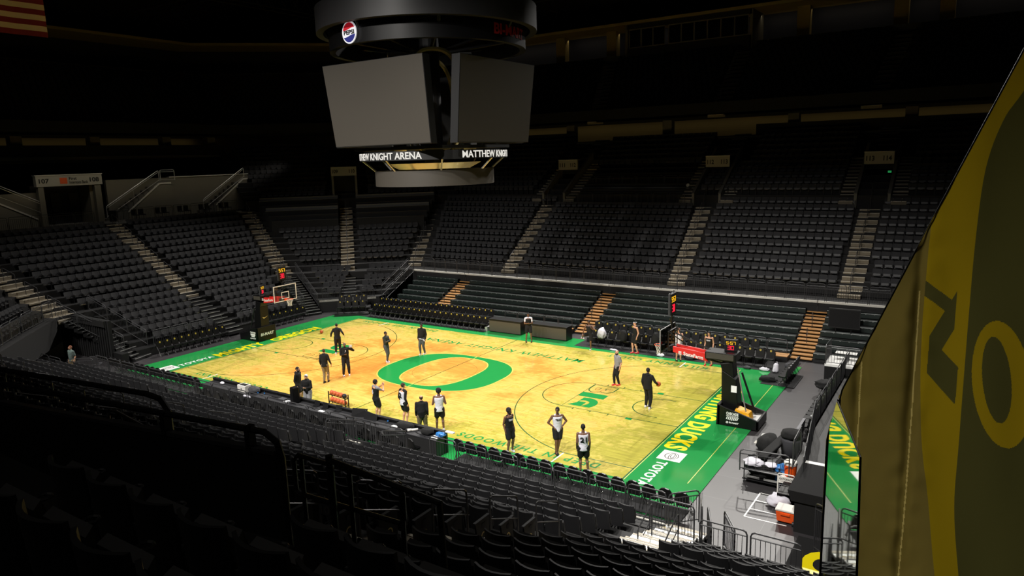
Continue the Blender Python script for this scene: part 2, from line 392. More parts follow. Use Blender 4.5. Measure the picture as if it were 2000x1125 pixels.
def person(label, pos, rz, H=1.9, skin='skinD', hair='hairD', hairstyle='short', top='jersey', topm='cblk', sleeves=None,
           bottom='shorts', botm='cblk', shoem='cwht', arms=None, feet=None, lean=(0,0), bulk=1.0, head=(0,0), number=None,
           numm='signt', sidem=None, hood=False, beard=False, turn=0, extra=None, group='people on and around the court', name='person'):
    pos = (pos[0], pos[1], pos[2]+.006); root = empty(name, pos, rz, label, 'person', group); P = lambda x,y,z: Vector((x*H + lean[0]*max(0,z-.5)*H, y*H + lean[1]*max(0,z-.5)*H, z*H))
    sk = M[skin]; B = MB(); b = bulk
    feet = feet or ((-.062,.0), (.062,.01)); arms = arms or (('down',), ('down',))
    hip = [P(-.05,0,.52), P(.05,0,.52)]; kn = []; an = []
    for i, ft in enumerate(feet):
        z = ft[2] if len(ft) > 2 else .043
        a = Vector((ft[0]*H, ft[1]*H, z*H)); hint = Vector(ft[3]) if len(ft) > 3 else Vector((0,1,0))
        k, a = ik(hip[i], a, .245*H, .245*H, hint); kn.append(k); an.append(a)
        cap(B, hip[i], k, .052*H*b**.5, .033*H, sk); cap(B, k, a, .032*H, .021*H, sk)
        mid = k.lerp(a, .3)+Vector((0,-.012*H,0)); cap(B, k.lerp(a,.15), mid, .026*H, .031*H, sk); cap(B, mid, k.lerp(a,.62), .031*H, .022*H, sk)
        cap(B, a, a+Vector((0,.05*H,-.02*H)), .018*H, .014*H, sk)
    def torso(mb, m, g=0, z0=.49, z1=.835, bb=1.0):
        rings = []
        for z, rx, ry in ((.47,.078,.055),(.50,.086,.060),(.56,.078*bb,.055*bb),(.61,.074*bb,.054*bb*bb),(.68,.083*bb,.058*bb),(.74,.092,.062),(.79,.093,.056),(.82,.075,.045),(.845,.036,.034)):
            if z < z0-1e-6 or z > z1+1e-6: continue
            c = P(0, 0 if z > .6 else -.004, z); rings.append([(c.x+(rx*H+g)*math.cos(a), c.y+(ry*H+g)*math.sin(a), c.z) for a in [2*PI*j/18 for j in range(18)]])
        mb.loft(rings, m)
    torso(B, sk, 0, bb=b)
    cap(B, P(0,-.004,.81), P(0,.002,.88), .033*H, .029*H, sk)
    hc = P(0,.010,.925)+Vector((0,head[1]*.03*H,-abs(head[1])*.012*H))
    HT = Matrix.Translation(hc) @ Matrix.Rotation(head[0],4,'Z') @ Matrix.Rotation(-head[1],4,'X')
    q = MB(); q.sphere((0,0,.008*H), (.040*H,.050*H,.052*H), sk, 16, 10); q.sphere((0,.012*H,-.028*H), (.031*H,.037*H,.034*H), sk, 12, 8)
    cap(q, (0,.048*H,.006*H), (0,.058*H,-.012*H), .006*H, .009*H, sk, 8)
    for sg in (-1,1): q.sphere((sg*.041*H,-.002*H,-.004*H), (.006*H,.011*H,.016*H), sk, 8, 6)
    q.sphere((0,.046*H,.016*H),(.026*H,.008*H,.006*H), sk, 10, 6); q.sphere((0,.046*H,-.030*H),(.014*H,.007*H,.008*H), sk, 10, 6)
    q.xf(HT); B.add(q.v, q.f, sk)
    sho = [P(-.098*min(b,1.12),0,.80), P(.098*min(b,1.12),0,.80)]; el = []; wr = []; fd = []
    for i, A in enumerate(arms):
        sg = -1 if i == 0 else 1; kind = A[0]
        if kind == 'down': w = P(.122*sg*min(b,1.1), .025, .505); hint = Vector((sg*.15,-1,0)); f = Vector((0,.15,-1)); n = Vector((-sg,0,0))
        elif kind == 'hip': w = P(.085*sg, .03, .575); hint = Vector((sg,-.4,.1)); f = Vector((-sg*.3,.7,-.6)); n = Vector((-sg,0,-.3))
        elif kind == 'cross': w = P(-.045*sg, .105+.012*i, .685+.012*i); hint = Vector((sg,.15,-1)); f = Vector((-sg,.1,.1)); n = Vector((0,-1,0))
        elif kind == 'phone': w = P(.035*sg, .15, .66); hint = Vector((sg*.7,-.5,-1)); f = Vector((-sg*.5,.8,.2)); n = Vector((-sg*.6,0,.6))
        elif kind == 'at': w = P(*A[1]); hint = Vector(A[2]); f = Vector(A[3]); n = Vector(A[4])
        e, w = ik(sho[i], w, .165*H, .150*H, hint); el.append(e); wr.append(w)
        cap(B, sho[i], e, .031*H*b**.4, .023*H, sk); cap(B, e, w, .0235*H, .0155*H, sk)
        hand(B, w, f, n, H, sk, sg, .5 if kind in ('down','phone') else .3)
    fuse(B, 'body', root, .010, 2)
    # face details
    for sg in (-1,1):
        F = MB(); F.sphere((sg*.017*H,.050*H,.006*H), .0042*H, M['hairD'], 6, 5); F.xf(HT).build('eye', root)
        F = MB(); F.box(sg*.017*H-.009*H, sg*.017*H+.009*H, .047*H, .0535*H, .013*H, .0155*H, M['hairD']); F.xf(HT).build('eyebrow', root)
    F = MB(); F.sphere((0,.0505*H,-.030*H), (.012*H,.003*H,.0025*H), M['dimred'], 8, 5); F.xf(HT).build('mouth', root)
    # hair
    hm = M[hair]
    if hairstyle != 'bald':
        h = MB(); r = {'short':(.0435,.0535,.0545),'afro':(.060,.064,.066),'curly':(.053,.060,.060),'fringe':(.0425,.052,.048)}[hairstyle]
        k = 16; vs = []
        h.sphere((0,-.006*H,.014*H), (r[0]*H, r[1]*H, r[2]*H), hm, 18, 12)
        keep = []
        for ff in h.f:
            c = sum((Vector(h.v[i]) for i in ff), Vector())/len(ff)
            if hairstyle == 'fringe': ok = c.z < .034*H and c.y < .012*H and c.z > -.028*H
            else: ok = c.z > (.026*H if c.y > .028*H else (-.006*H if c.y > -.005*H else -.034*H))
            if ok: keep.append(ff)
        h.f = keep; h.m = [0]*len(keep)
        am = .006 if hairstyle in ('afro','curly') else .0015
        h.v = [tuple(Vector(v)*(1+am/.05*noise.noise(Vector(v)*40))) for v in h.v]
        ho = h.xf(HT).build('hair', root, smooth=(hairstyle == 'short')); so = ho.modifiers.new('s','SOLIDIFY'); so.thickness = .006*H; so.offset = -1
    if hairstyle == 'headband' : pass
    if beard:
        h = MB(); h.sphere((0,.016*H,-.034*H), (.034*H,.040*H,.032*H), hm, 14, 10)
        keep = [ff for ff in h.f if (lambda c: c.z < -.024*H and c.y > -.01*H)(sum((Vector(h.v[i]) for i in ff), Vector())/len(ff))]
        h.f = keep; h.m = [0]*len(keep); bo = h.xf(HT).build('beard', root, smooth=True); so = bo.modifiers.new('s','SOLIDIFY'); so.thickness = .006*H; so.offset = 1
    # upper clothing
    tm = M[topm]; T = MB(); g = .018*H if top != 'jersey' else .016*H
    if top == 'jersey':
        torso(T, tm, g, .47, .79, b)
        for sg in (-1,1): cap(T, P(.058*sg,-.002,.78), P(.046*sg,-.004,.828), .036*H, .020*H, tm)
    else:
        torso(T, tm, g, .47 if top != 'hoodie' else .455, .82, b)
        cap(T, P(-.05,0,.80), P(.05,0,.80), .05*H, .05*H, tm)
    if top in ('hoodie','jacket','tshirt'):
        for i in range(2):
            cap(T, sho[i]+Vector((0,0,-.003*H)), el[i], .041*H*b**.4, .031*H, tm) if sleeves == 'long' else cap(T, sho[i], sho[i].lerp(el[i],.72), .040*H, .034*H, tm)
            if sleeves == 'long': cap(T, el[i], el[i].lerp(wr[i],.92), .031*H, .022*H, tm)
        cap(T, P(0,-.006,.815), P(0,0,.85), .042*H, .036*H, tm)
    if hood:
        cap(T, P(-.035,-.045,.835), P(.035,-.045,.835), .028*H, .028*H, tm); cap(T, P(0,-.055,.80), P(0,-.05,.845), .03*H, .03*H, tm)
    fuse(T, {'jersey':'jersey','hoodie':'hoodie','jacket':'jacket','tshirt':'shirt'}[top], root, .014, 3, .006)
    if top == 'jersey' and sleeves:   # sleeve of a shirt worn under the jersey
        U = MB()
        for i in range(2):
            cap(U, sho[i], sho[i].lerp(el[i],.6 if sleeves == 'short' else 1), .037*H, .029*H, M[sidem or 'cgry'])
            if sleeves == 'long': cap(U, el[i], el[i].lerp(wr[i],.9), .028*H, .020*H, M[sidem or 'cgry'])
        cap(U, P(-.07,0,.812), P(.07,0,.812), .040*H, .040*H, M[sidem or 'cgry'])
        fuse(U, 'undershirt', root, .014, 3)
    # lower clothing
    bm_ = M[botm]; L = MB(); torso(L, bm_, .012*H, .47, .57, b)
    cap(L, P(-.04,0,.51), P(.04,0,.51), .06*H, .06*H, bm_)
    for i in range(2):
        h0 = hip[i]
        if bottom == 'shorts': cap(L, h0, h0.lerp(kn[i],.68), .068*H, .062*H, bm_)
        else:
            w_ = 1.0 if bottom == 'pants' else .88
            cap(L, h0, kn[i], .064*H*b**.5, .050*H*w_, bm_); cap(L, kn[i], kn[i].lerp(an[i],.3), .050*H*w_, .047*H*w_, bm_); cap(L, kn[i].lerp(an[i],.25), kn[i].lerp(an[i],.93), .048*H*w_, .034*H*w_, bm_)
    fuse(L, 'shorts' if bottom == 'shorts' else 'trousers', root, .014, 3, .005)
    # shoes
    for i in range(2):
        a = an[i]; S = MB(); yawf = (feet[i][4] if len(feet[i]) > 4 else (-.12 if i else .12)*-1)
        q = MB(); q.sphere((0,-.012*H,-.018*H), (.024*H,.032*H,.026*H), M[shoem], 10, 8); q.sphere((0,.050*H,-.026*H), (.025*H,.046*H,.019*H), M[shoem], 12, 8)
        q.box(-.022*H,.022*H,-.042*H,.088*H,-.043*H,-.030*H, M[shoem])
        cap(q, (0,-.01*H,-.01*H), (0,-.006*H,.016*H), .022*H, .022*H, M[shoem])
        q.xf(Matrix.Translation(a) @ Matrix.Rotation(yawf,4,'Z')); fuse(q, 'shoe', root, .010, 2)
    if number:
        nt_ = MB(); txt, side_, hgt = number; yy = (.073+.018)*H; zb = .655 if side_ == 'back' else .72
        wn = hgt*.62*len(txt)
        def bend(x, y, z):
            xx = x-wn/2; d = yy-.010-xx*xx*2.2+z
            p = P(0,0,(zb*H+y)/H); 
            return Vector((p.x+xx, p.y-d, zb*H+y)) if side_ == 'back' else Vector((p.x-xx, p.y+d-.006, zb*H+y))
        text(nt_, txt, (0,0,0), (1,0,0), (0,0,1), wn, hgt, M[numm], bold=.03, depth=.004, bend=bend)
        nt_.build('jersey_number', root)
    if extra: extra(root, H, P, wr, HT)
    return root

def yaw_to(p, q): return math.atan2(q[1]-p[1], q[0]-p[0])-PI/2
CAMYAW = lambda p: yaw_to(p, (CP.x, CP.y))
def face_px(p, ang):
    """yaw so that the figure faces: 0 = towards the camera, 180 = away, 90 = picture right"""
    return CAMYAW(p) + math.radians(ang)

GX = MB
def ex_headband(root, H, P, wr, HT):
    h = MB(); h.tube([(.0425*H*math.cos(a), .0525*H*math.sin(a), .030*H) for a in [2*PI*j/20 for j in range(20)]], .006*H, M['cwht'], 6, closed=True); h.xf(HT).build('headband', root)
def ex_cap(root, H, P, wr, HT):
    h = MB(); h.sphere((0,-.004*H,.020*H), (.046*H,.056*H,.050*H), M['cwht'], 16, 10)
    h.f = [f for f in h.f if min(h.v[i][2] for i in f) > .004*H]; h.m = [0]*len(h.f)
    h.prism([(-.034*H,.040*H),(.034*H,.040*H),(.030*H,.085*H),(0,.096*H),(-.030*H,.085*H)], .014*H, .020*H, M['cwht']); h.xf(HT).build('baseball_cap', root)
def ex_marks(cols):
    def f(root, H, P, wr, HT):
        h = MB(); c = P(0,0,.70)
        for (x, y, w, hh, m) in cols: h.box(c.x+x*H, c.x+(x+w)*H, c.y+.066*H, c.y+.079*H, y*H, (y+hh)*H, M[m])
        h.build('chest_marks', root)
    return f

OB = []   # labels of the figures say where each one stands
person('person in black long-sleeved top and trousers, back turned, arms held out, near far left key', (-8.31,-.18,0), face_px((-8.31,-.18),172), 1.93, 'skinL','hairD','short','jacket','cblk','long','pants','cblk','cwht',
       arms=(('at',(-.20,.02,.56),(-.3,-1,0),(-.4,.1,-1),(1,0,0)), ('at',(.21,.0,.60),(.3,-1,0),(.5,.1,-1),(-1,0,0))), feet=((-.07,-.06),(.05,.10)))
def ex_phonewhite(root, H, P, wr, HT):
    h = MB(); w = wr[0]; h.box(w.x-.06, w.x+.10, w.y-.02, w.y+.03, w.z+.02, w.z+.16, M['cwht']); o = h.build('towel', root, bevel=.02)
    g = MB(); c = P(0,.072,.70)
    g.box(c.x-.02*H, c.x+.0*H, c.y, c.y+.012*H, .73*H,.77*H, M['cwht']); g.box(c.x+.0*H, c.x+.014*H, c.y, c.y+.012*H, .68*H,.72*H, M['cwht']); g.build('lanyard_card', root)
person('person in black tracksuit and white trainers, bald, one hand raised with a towel', (-4.41,-3.26,0), face_px((-4.41,-3.26),8), 1.92, 'skinD','hairD','bald','jacket','cblk','long','pants','cblk','cwht', bulk=1.18,
       arms=(('at',(-.17,.06,.82),(-1,-.3,-.8),(.6,.1,1),(0,1,0)), ('phone',)), feet=((-.085,0),(.085,.02)), extra=ex_phonewhite)
person('person in black jumper and khaki trousers seen from behind, by the raised-hand figure', (-4.45,-4.73,0), face_px((-4.45,-4.73),158), 1.90, 'skinL','hairB','short','jacket','cblk','long','slim','ckha','cblk',
       feet=((-.03,-.05),(.05,.06)), arms=(('down',),('at',(.16,.08,.52),(.3,-1,0),(.1,.2,-1),(-1,0,0))))
person('person in dark olive top and grey trousers with folded arms beside the big O', (-4.19,-.21,0), face_px((-4.19,-.21),50), 1.88, 'skinD','hairD','short','jacket','cgrn','long','slim','cslt','cwht',
       arms=(('cross',),('cross',)), feet=((-.04,-.03),(.04,.05)))
def ex_towel(root, H, P, wr, HT):
    h = MB(); h.tube([(-.17,.10,.50*H),(0,.15,.515*H),(.15,.10,.51*H),(.22,-.02,.47*H)], [.022,.026,.026,.02], M['cwht'], 8); h.tube([(-.17,.10,.50*H),(-.24,.07,.44*H)],[.03,.05], M['cwht'], 8); h.build('towel', root, smooth=True)
person('person in black jacket and slate trousers with a white towel at the waist', (-3.35,2.07,0), face_px((-3.35,2.07),-35), 1.95, 'skinD','hairD','short','jacket','cblk','long','slim','cslt','cwht', bulk=1.14,
       arms=(('down',),('at',(.10,.08,.52),(.5,-1,0),(-.4,.4,-1),(-1,0,0))), feet=((-.04,-.06),(.05,.05)), extra=ex_towel)
person('person with dark beard in black hoodie standing behind the black loudspeaker', (-3.03,-7.72,0), face_px((-3.03,-7.72),60), 1.90, 'skinL','hairD','short','hoodie','cblk','long','shorts','cblk','cblk', hood=True, beard=True)
person('person in white cap and black hoodie looking down at both hands beside the loudspeaker', (-1.79,-8.22,0), face_px((-1.79,-8.22),-25), 1.86, 'skinL','hairB','short','hoodie','cblk','long','shorts','cgry','cwht', hood=True,
       arms=(('phone',),('phone',)), head=(0,-.55), lean=(0,.10), extra=ex_cap)
person('curly-haired player in black jersey over grey sleeves, hands raised in a clap', (1.98,-7.49,0), face_px((1.98,-7.49),118), 1.93, 'skinL','hairD','curly','jersey','cblk','short','shorts','cblk','cwht', sidem='cgry',
       arms=(('at',(-.03,.19,.80),(-1,.2,-1),(.1,.5,1),(1,0,0)), ('at',(.03,.19,.80),(1,.2,-1),(-.1,.5,1),(-1,0,0))), number=('4','back',.22), numm='cwht')
person('player in white jersey over long black sleeves, turned to the picture right', (3.53,-7.34,0), face_px((3.53,-7.34),125), 1.97, 'skinL','hairB','short','jersey','cwht','long','shorts','cblk','cwht', sidem='cblk', number=('2','back',.24))
person('stocky person in black pullover and khakis seen from behind, thinning hair', (5.18,-8.03,0), face_px((5.18,-8.03),176), 1.86, 'skinL','hairB','fringe','jacket','cblk','long','pants','ckha','cwht', bulk=1.28, feet=((-.09,0),(.09,0)))
person('player with tall dark hair in plain white jersey seen from behind beside the press table', (5.51,-7.25,0), face_px((5.51,-7.25),180), 2.0, 'skinD','hairD','afro','jersey','cwht',None,'shorts','cblk','cwht',
       arms=(('at',(-.10,.13,.64),(-.35,-.4,-1),(.5,1,.2),(0,0,1)), ('at',(.10,.13,.64),(.35,-.4,-1),(-.5,1,.2),(0,0,1))), feet=((-.075,0),(.075,0)))
person('player in black sleeveless jersey and shorts near the sideline, looking right', (9.40,-7.64,0), face_px((9.4,-7.64),40), 1.92, 'skinD','hairD','curly','jersey','cblk',None,'shorts','cblk','cwht', head=(.4,0), beard=True,
       feet=((-.085,-.02),(.085,.03)), number=('TEXAS','front',.075), numm='cwht')
person('player in white sleeveless jersey with hands on hips and crossed feet', (11.12,-6.74,0), face_px((11.12,-6.74),14), 1.96, 'skinD','hairD','short','jersey','cwht',None,'shorts','cblk','cblk',
       arms=(('hip',),('hip',)), feet=((.02,.02),(.055,.055)), head=(-.5,0), number=('TEXAS','front',.075))
person('player in white jersey numbered 21 seen from behind at the near sideline', (12.87,-7.9,0), face_px((12.87,-7.9),184), 1.97, 'skinD','hairD','short','jersey','cwht',None,'shorts','cblk','cblk', number=('21','back',.20), feet=((-.06,0),(.085,.0)))
person('bald bearded person in grey shirt, black trousers and red shoes', (9.6,2.18,0), face_px((9.6,2.18),-55), 1.88, 'skinL','hairD','bald','tshirt','cgry','short','slim','cblk','redsh', beard=True, feet=((-.04,-.02),(.05,.07)), bulk=1.06)
def ex_ball(root, H, P, wr, HT): pass
person('hooded person in black facing the near basket, holding a basketball at the side', (12.26,-.25,0), face_px((12.26,-.25),150), 1.97, 'skinD','hairD','short','hoodie','cblk','long','pants','cblk','cwht', hood=True, bulk=1.08,
       arms=(('down',),('at',(.17,.17,.57),(.6,-1,-.4),(.1,1,.1),(-1,0,0))), feet=((-.075,.04),(.07,-.04)))
person('player in black jersey over white sleeves, hands at chest, between the two scorer tables', (.95,7.48,0), face_px((.95,7.48),0), 1.94, 'skinD','hairD','short','jersey','cblk','short','shorts','cblk','cblk', sidem='cwht',
       arms=(('phone',),('phone',)), feet=((-.09,0),(.09,.0)))
person('player in black jersey standing on one leg and holding the other foot by the bench', (5.26,7.6,0), face_px((5.26,7.6),-12), 1.88, 'skinD','hairD','short','jersey','cblk',None,'shorts','cblk','cwht', lean=(.06,.02), head=(0,.1),
       arms=(('at',(-.11,.16,.74),(-1,-.3,-1),(.2,.3,1),(1,0,0)), ('at',(.27,.03,.44),(.6,-1,.2),(.2,.2,-1),(-1,0,0))), feet=((-.03,0),(.25,.0,.40,(1,.5,-.4),1.2)))
person('player in black jersey with white headband and red shoes by the far bench', (8.03,8.1,0), face_px((8.03,8.1),-62), 1.98, 'skinL','hairD','short','jersey','cblk',None,'shorts','cblk','redsh', extra=ex_headband, feet=((-.04,-.05),(.05,.06)))
person('player in white tank top standing behind the arm of the near basket', (10.79,7.82,0), face_px((10.79,7.82),10), 1.93, 'skinL','hairR','short','jersey','cwht',None,'shorts','cgry','cblk', arms=(('phone',),('down',)))
person('player in black jersey and red shoes behind the near basket support', (12.57,7.72,0), face_px((12.57,7.72),-20), 1.95, 'skinL','hairD','curly','jersey','cblk',None,'shorts','cblk','redsh', feet=((-.08,-.02),(.08,.05)), number=('TEXAS','front',.075), numm='cwht')
person('person in grey-green shirt and khaki trousers walking by the black curtains at far left', (-18.7,-10.9,0), face_px((-18.7,-10.9),-60), 1.85, 'skinL','hairR','short','tshirt','cteal','short','pants','ckha','cblk', head=(0,-.2), bulk=1.08)

# ------------------------------------------------------------------ floor and court
mb = MB(); mb.quad((-45,-45,-.03),(45,-45,-.03),(45,45,-.03),(-45,45,-.03), M['tile']); struct(mb, 'floor')
court = empty('basketball_court', (0,0,0), 0, 'glossy wooden basketball court stained with fir trees, green aprons and a big O', 'basketball court')
mb = MB(); mb.box(-17.1,17.1,-9.6,9.6,-.028,-.003, M['green']); mb.build('green_apron', court)['label'] = 'green painted apron around the court'
mb = MB(); mb.box(-14.325,14.325,-7.62,7.62,-.026,0, M['maple']); mb.build('playing_floor', court)['label'] = 'yellow and orange stained maple playing floor'
LZ = .0022
def strip(mb, pts, w, m, z=LZ, closed=False):
    pts = [Vector((p[0],p[1],0)) for p in pts]; n = len(pts); vs = []
    for i, p in enumerate(pts):
        if closed: t = pts[(i+1)%n]-pts[i-1]
        else: t = pts[min(i+1,n-1)]-pts[max(0,i-1)]
        t.normalize(); nn = Vector((-t.y,t.x,0)); vs += [p+nn*w/2, p-nn*w/2]
    vs = [(v.x,v.y,z) for v in vs]
    fs = [(2*i, 2*i+1, 2*((i+1)%n)+1, 2*((i+1)%n)) for i in range(n if closed else n-1)]
    mb.add(vs, fs, m)
def arc(cx, cy, r, a0, a1, n=40): return [(cx+r*math.cos(a0+(a1-a0)*i/n), cy+r*math.sin(a0+(a1-a0)*i/n)) for i in range(n+1)]
mb = MB(); G = M['lgreen']
for s in (-1,1):
    X = lambda x: s*x
    strip(mb, [(X(14.325),-1.83),(X(8.535),-1.83),(X(8.535),1.83),(X(14.325),1.83)], .05, G)
    strip(mb, [(X(8.535)+0, 1.83)]+[(X(8.535)-s*1.83*math.sin(a), 1.83*math.cos(a)) for a in [PI*i/30 for i in range(31)]], .05, G)
    strip(mb, [(X(12.725)-s*1.22*math.sin(a), 1.22*math.cos(a)) for a in [PI*i/24 for i in range(25)]], .05, G)
    for yy in (-1,1): strip(mb, [(X(12.725),yy*1.22),(X(13.1),yy*1.22)], .05, G)
    a = math.asin(6.6/6.75)
    strip(mb, [(X(14.325),6.6)]+[(X(12.725)-s*6.75*math.cos(t), 6.75*math.sin(t)) for t in [a-2*a*i/70 for i in range(71)]]+[(X(14.325),-6.6)], .05, G)
    for yy in (-1,1):
        mb.box(min(X(11.88),X(12.19)), max(X(11.88),X(12.19)), min(yy*1.85,yy*2.05), max(yy*1.85,yy*2.05), 0, LZ, M['logo'])
        for xx in (11.0,10.1,9.2): strip(mb, [(X(xx),yy*1.83),(X(xx),yy*2.03)], .05, G)
        strip(mb, [(X(14.0),yy*7.62),(X(14.325),yy*7.62)], .05, G)
    strip(mb, [(X(14.30),-7.62),(X(14.30),7.62)], .05, G)
strip(mb, [(0,-7.62),(0,-3.1)], .05, G); strip(mb, [(0,3.1),(0,7.62)], .05, G); strip(mb, [(0,-2.75),(0,2.75)], .05, G); strip(mb, [(0,-3.1),(0,-2.75)], .05, M['yline'],.004); strip(mb, [(0,3.1),(0,2.75)], .05, M['yline'],.004)
strip(mb, arc(0,0,1.83,0,2*PI,60)[:-1], .012, G, closed=True)
for yy in (-7.6,7.6): strip(mb, [(-14.32,yy),(14.32,yy)], .05, M['green'])
mb.build('court_lines', court)
mb = MB()
for s in (-1,1):
    strip(mb, [(s*14.36,-7.62),(s*14.36,7.62)], .035, M['yline'])
strip(mb, [(16.48,-6.8),(16.48,9.4)], .03, M['yline']); 
mb.build('pale_line', court)
mb = MB()
for s in (-1,1):
    for y0, y1 in ((-7.6,-6.62),(6.62,7.6)): strip(mb, [(s*11.3,y0),(s*11.3,y1)], .06, M['white'], .004)
strip(mb, [(15.9,-2.0),(15.9,-1.99)], .01, M['white'])
mb.build('white_coaching_line', court)
# centre O
mb = MB(); n = 96
def sup(a, b, e, t): c, s = math.cos(t), math.sin(t); return (a*math.copysign(abs(c)**(2/e), c), b*math.copysign(abs(s)**(2/e), s))
o1 = [sup(3.72,3.12,2.6,2*PI*i/n) for i in range(n)]; o2 = [sup(2.02,2.72,2.6,2*PI*i/n) for i in range(n)]
mb.add([(x,y,LZ) for x,y in o1]+[(x,y,LZ) for x,y in o2], [(i,(i+1)%n,n+(i+1)%n,n+i) for i in range(n)], M['logo'])
o3 = [sup(3.76,3.16,2.6,2*PI*i/n) for i in range(n)]; o4 = [sup(1.98,2.68,2.6,2*PI*i/n) for i in range(n)]
strip(mb, o3, .05, M['yline'], .003, True); strip(mb, o4, .05, M['yline'], .003, True)
mb.build('centre_letter', court)['label'] = 'huge green letter O painted at centre court'
def floor_text(txt, x, y, u, v, w, h, m, bold=.03, italic=0, z=.0025, sp=1.1):
    b_ = MB(); text(b_, txt, (x,y,z), u, v, w, h, m, bold, .001, sp, italic); return b_.build('lettering', court)
R_ = ((-1,0,0),(0,-1,0)); g_ = M['logo']
floor_text('MATTHEW KN', 6.05, 5.48, *R_, 5.85, .62, g_, .015, .15); floor_text('IGHT ARENA', -.1, 5.48, *R_, 5.5, .62, g_, .015, .15)
floor_text('DEEP IN THE WOODS', 13.1, -6.82, *R_, 6.7, .45, g_, .02, .12, sp=1.35); floor_text('KILKENNY', 12.75, 7.22, *R_, 3.5, .42, g_, .02, .12, sp=1.3); floor_text('COURT', 8.9, 7.22, *R_, 2.1, .42, g_, .02, .12, sp=1.3)
floor_text('DEEP IN THE WOODS', -6.3, 7.32, *R_, 6.9, .42, g_, .02, .12, sp=1.35); floor_text('KILKENNY', -9.4, -6.82, *R_, 3.3, .42, g_, .02, .12, sp=1.3); floor_text('COURT', -6.5, -6.82, *R_, 2.2, .42, g_, .02, .12, sp=1.3)
b_ = MB()
for sx, sy in ((9.05,7.0),(-9.0,-7.05)): b_.prism([(sx+.13*(1 if i%2 else .45)*math.cos(2*PI*i/10), sy+.2*(1 if i%2 else .45)*math.sin(2*PI*i/10)) for i in range(10)], .001, .003, M['yel'])
b_.build('star', court)
E_ = ((0,-1,0),(1,0,0)); W_ = ((0,1,0),(-1,0,0))
floor_text('FIGHTING DUCKS', 14.50, 4.12, *E_, 8.28, .96, M['yel'], .045)
floor_text('TOYOTA', 14.84, -5.48, *E_, 2.25, .42, M['white'], .03)
floor_text('MIGHTY', -14.50, -4.2, *W_, 3.5, .93, M['yel'], .045); floor_text('OREGON', -14.50, .05, *W_, 4.05, .93, M['yel'], .045)
floor_text('TOYOTA', -14.80, -6.65, *W_, 2.25, .42, M['white'], .03)
for s in (1,-1):
    b_ = MB(); b_.box(min(s*14.68,s*15.62), max(s*14.68,s*15.62), -5.28 if s > 0 else -7.75, -4.37 if s > 0 else -6.82, 0, .0025, M['white'])
    cy_ = -4.83 if s > 0 else -7.28
    strip(b_, [(s*15.15+.26*math.cos(t), cy_+.30*math.sin(t)) for t in [2*PI*i/32 for i in range(32)]], .035, M['signt'], .0035, True)
    strip(b_, [(s*15.15+.10*math.cos(t), cy_+.29*math.sin(t)) for t in [2*PI*i/32 for i in range(32)]], .03, M['signt'], .0035, True)
    strip(b_, [(s*15.22+.11*math.cos(t), cy_+.17*math.sin(t)) for t in [2*PI*i/32 for i in range(32)]], .03, M['signt'], .0035, True)
    b_.build('sponsor_panel', court)
for (x, u, v, y0) in ((8.55, *E_, 1.72), (-8.55, *W_, -1.72)):
    s = 1 if x > 0 else -1
    floor_text('B', x, y0, u, v, 1.15, 1.38, M['lgreen'], .05); floor_text('B', x+s*.06, y0-s*.06, u, v, 1.03, 1.26, M['maple'], .03, z=.0035)
    floor_text('1', x, y0-s*1.28, u, v, .62, 1.38, g_, .09); floor_text('G', x, y0-s*2.0, u, v, 1.25, 1.42, g_, .08)
# carpets
def carpet(x0, x1, y0, y1, label, z=.010):
    mb = MB(); mb.box(x0,x1,y0,y1,.0045,z, M['carpet']); return tag(mb.build('carpet'), label, 'carpet')
carpet(-16.9,-3.2,8.32,10.4, 'long black carpet under the chair rows at the far left of the court')
carpet(3.95,16.9,8.02,10.4, 'long black carpet under the team bench chairs at far right')
carpet(7.85,17.2,-9.58,-8.62, 'black carpet under the near sideline chairs right of the press table')
carpet(-17.05,-8.35,-9.58,-8.75, 'black carpet under the near sideline chairs left of the press table')
carpet(15.85,17.5,5.75,8.01, 'short black carpet set crosswise at the end of the far bench', .0135)
mb = MB()
for a, b in (((18.88,-6.2),(18.84,-8.1)),((18.84,-8.1),(20.15,-8.07)),((18.88,-6.2),(19.5,-6.25)),((18.89,-6.82),(19.5,-6.84)),((18.87,-7.49),(19.75,-7.48))): strip(mb, [a,b], .05, M['white'], -.026)
tag(mb.build('floor_tape'), 'white tape ladder marked on the grey floor beside the coolers', 'tape')
for x, y, l in ((17.73,-1.85,'upper'),):
    mb = MB(); mb.box(17.55,17.85,-1.95,-1.65,-.03,-.02, M['slab']); tag(mb.build('floor_hatch'), 'pale hatch cover in the grey floor near the shoes', 'hatch')
    mb = MB(); mb.box(17.6,17.95,-1.05,-.75,-.03,-.018, M['alum']); tag(mb.build('floor_hatch'), 'metal hatch cover in the floor behind the near basket base', 'hatch')

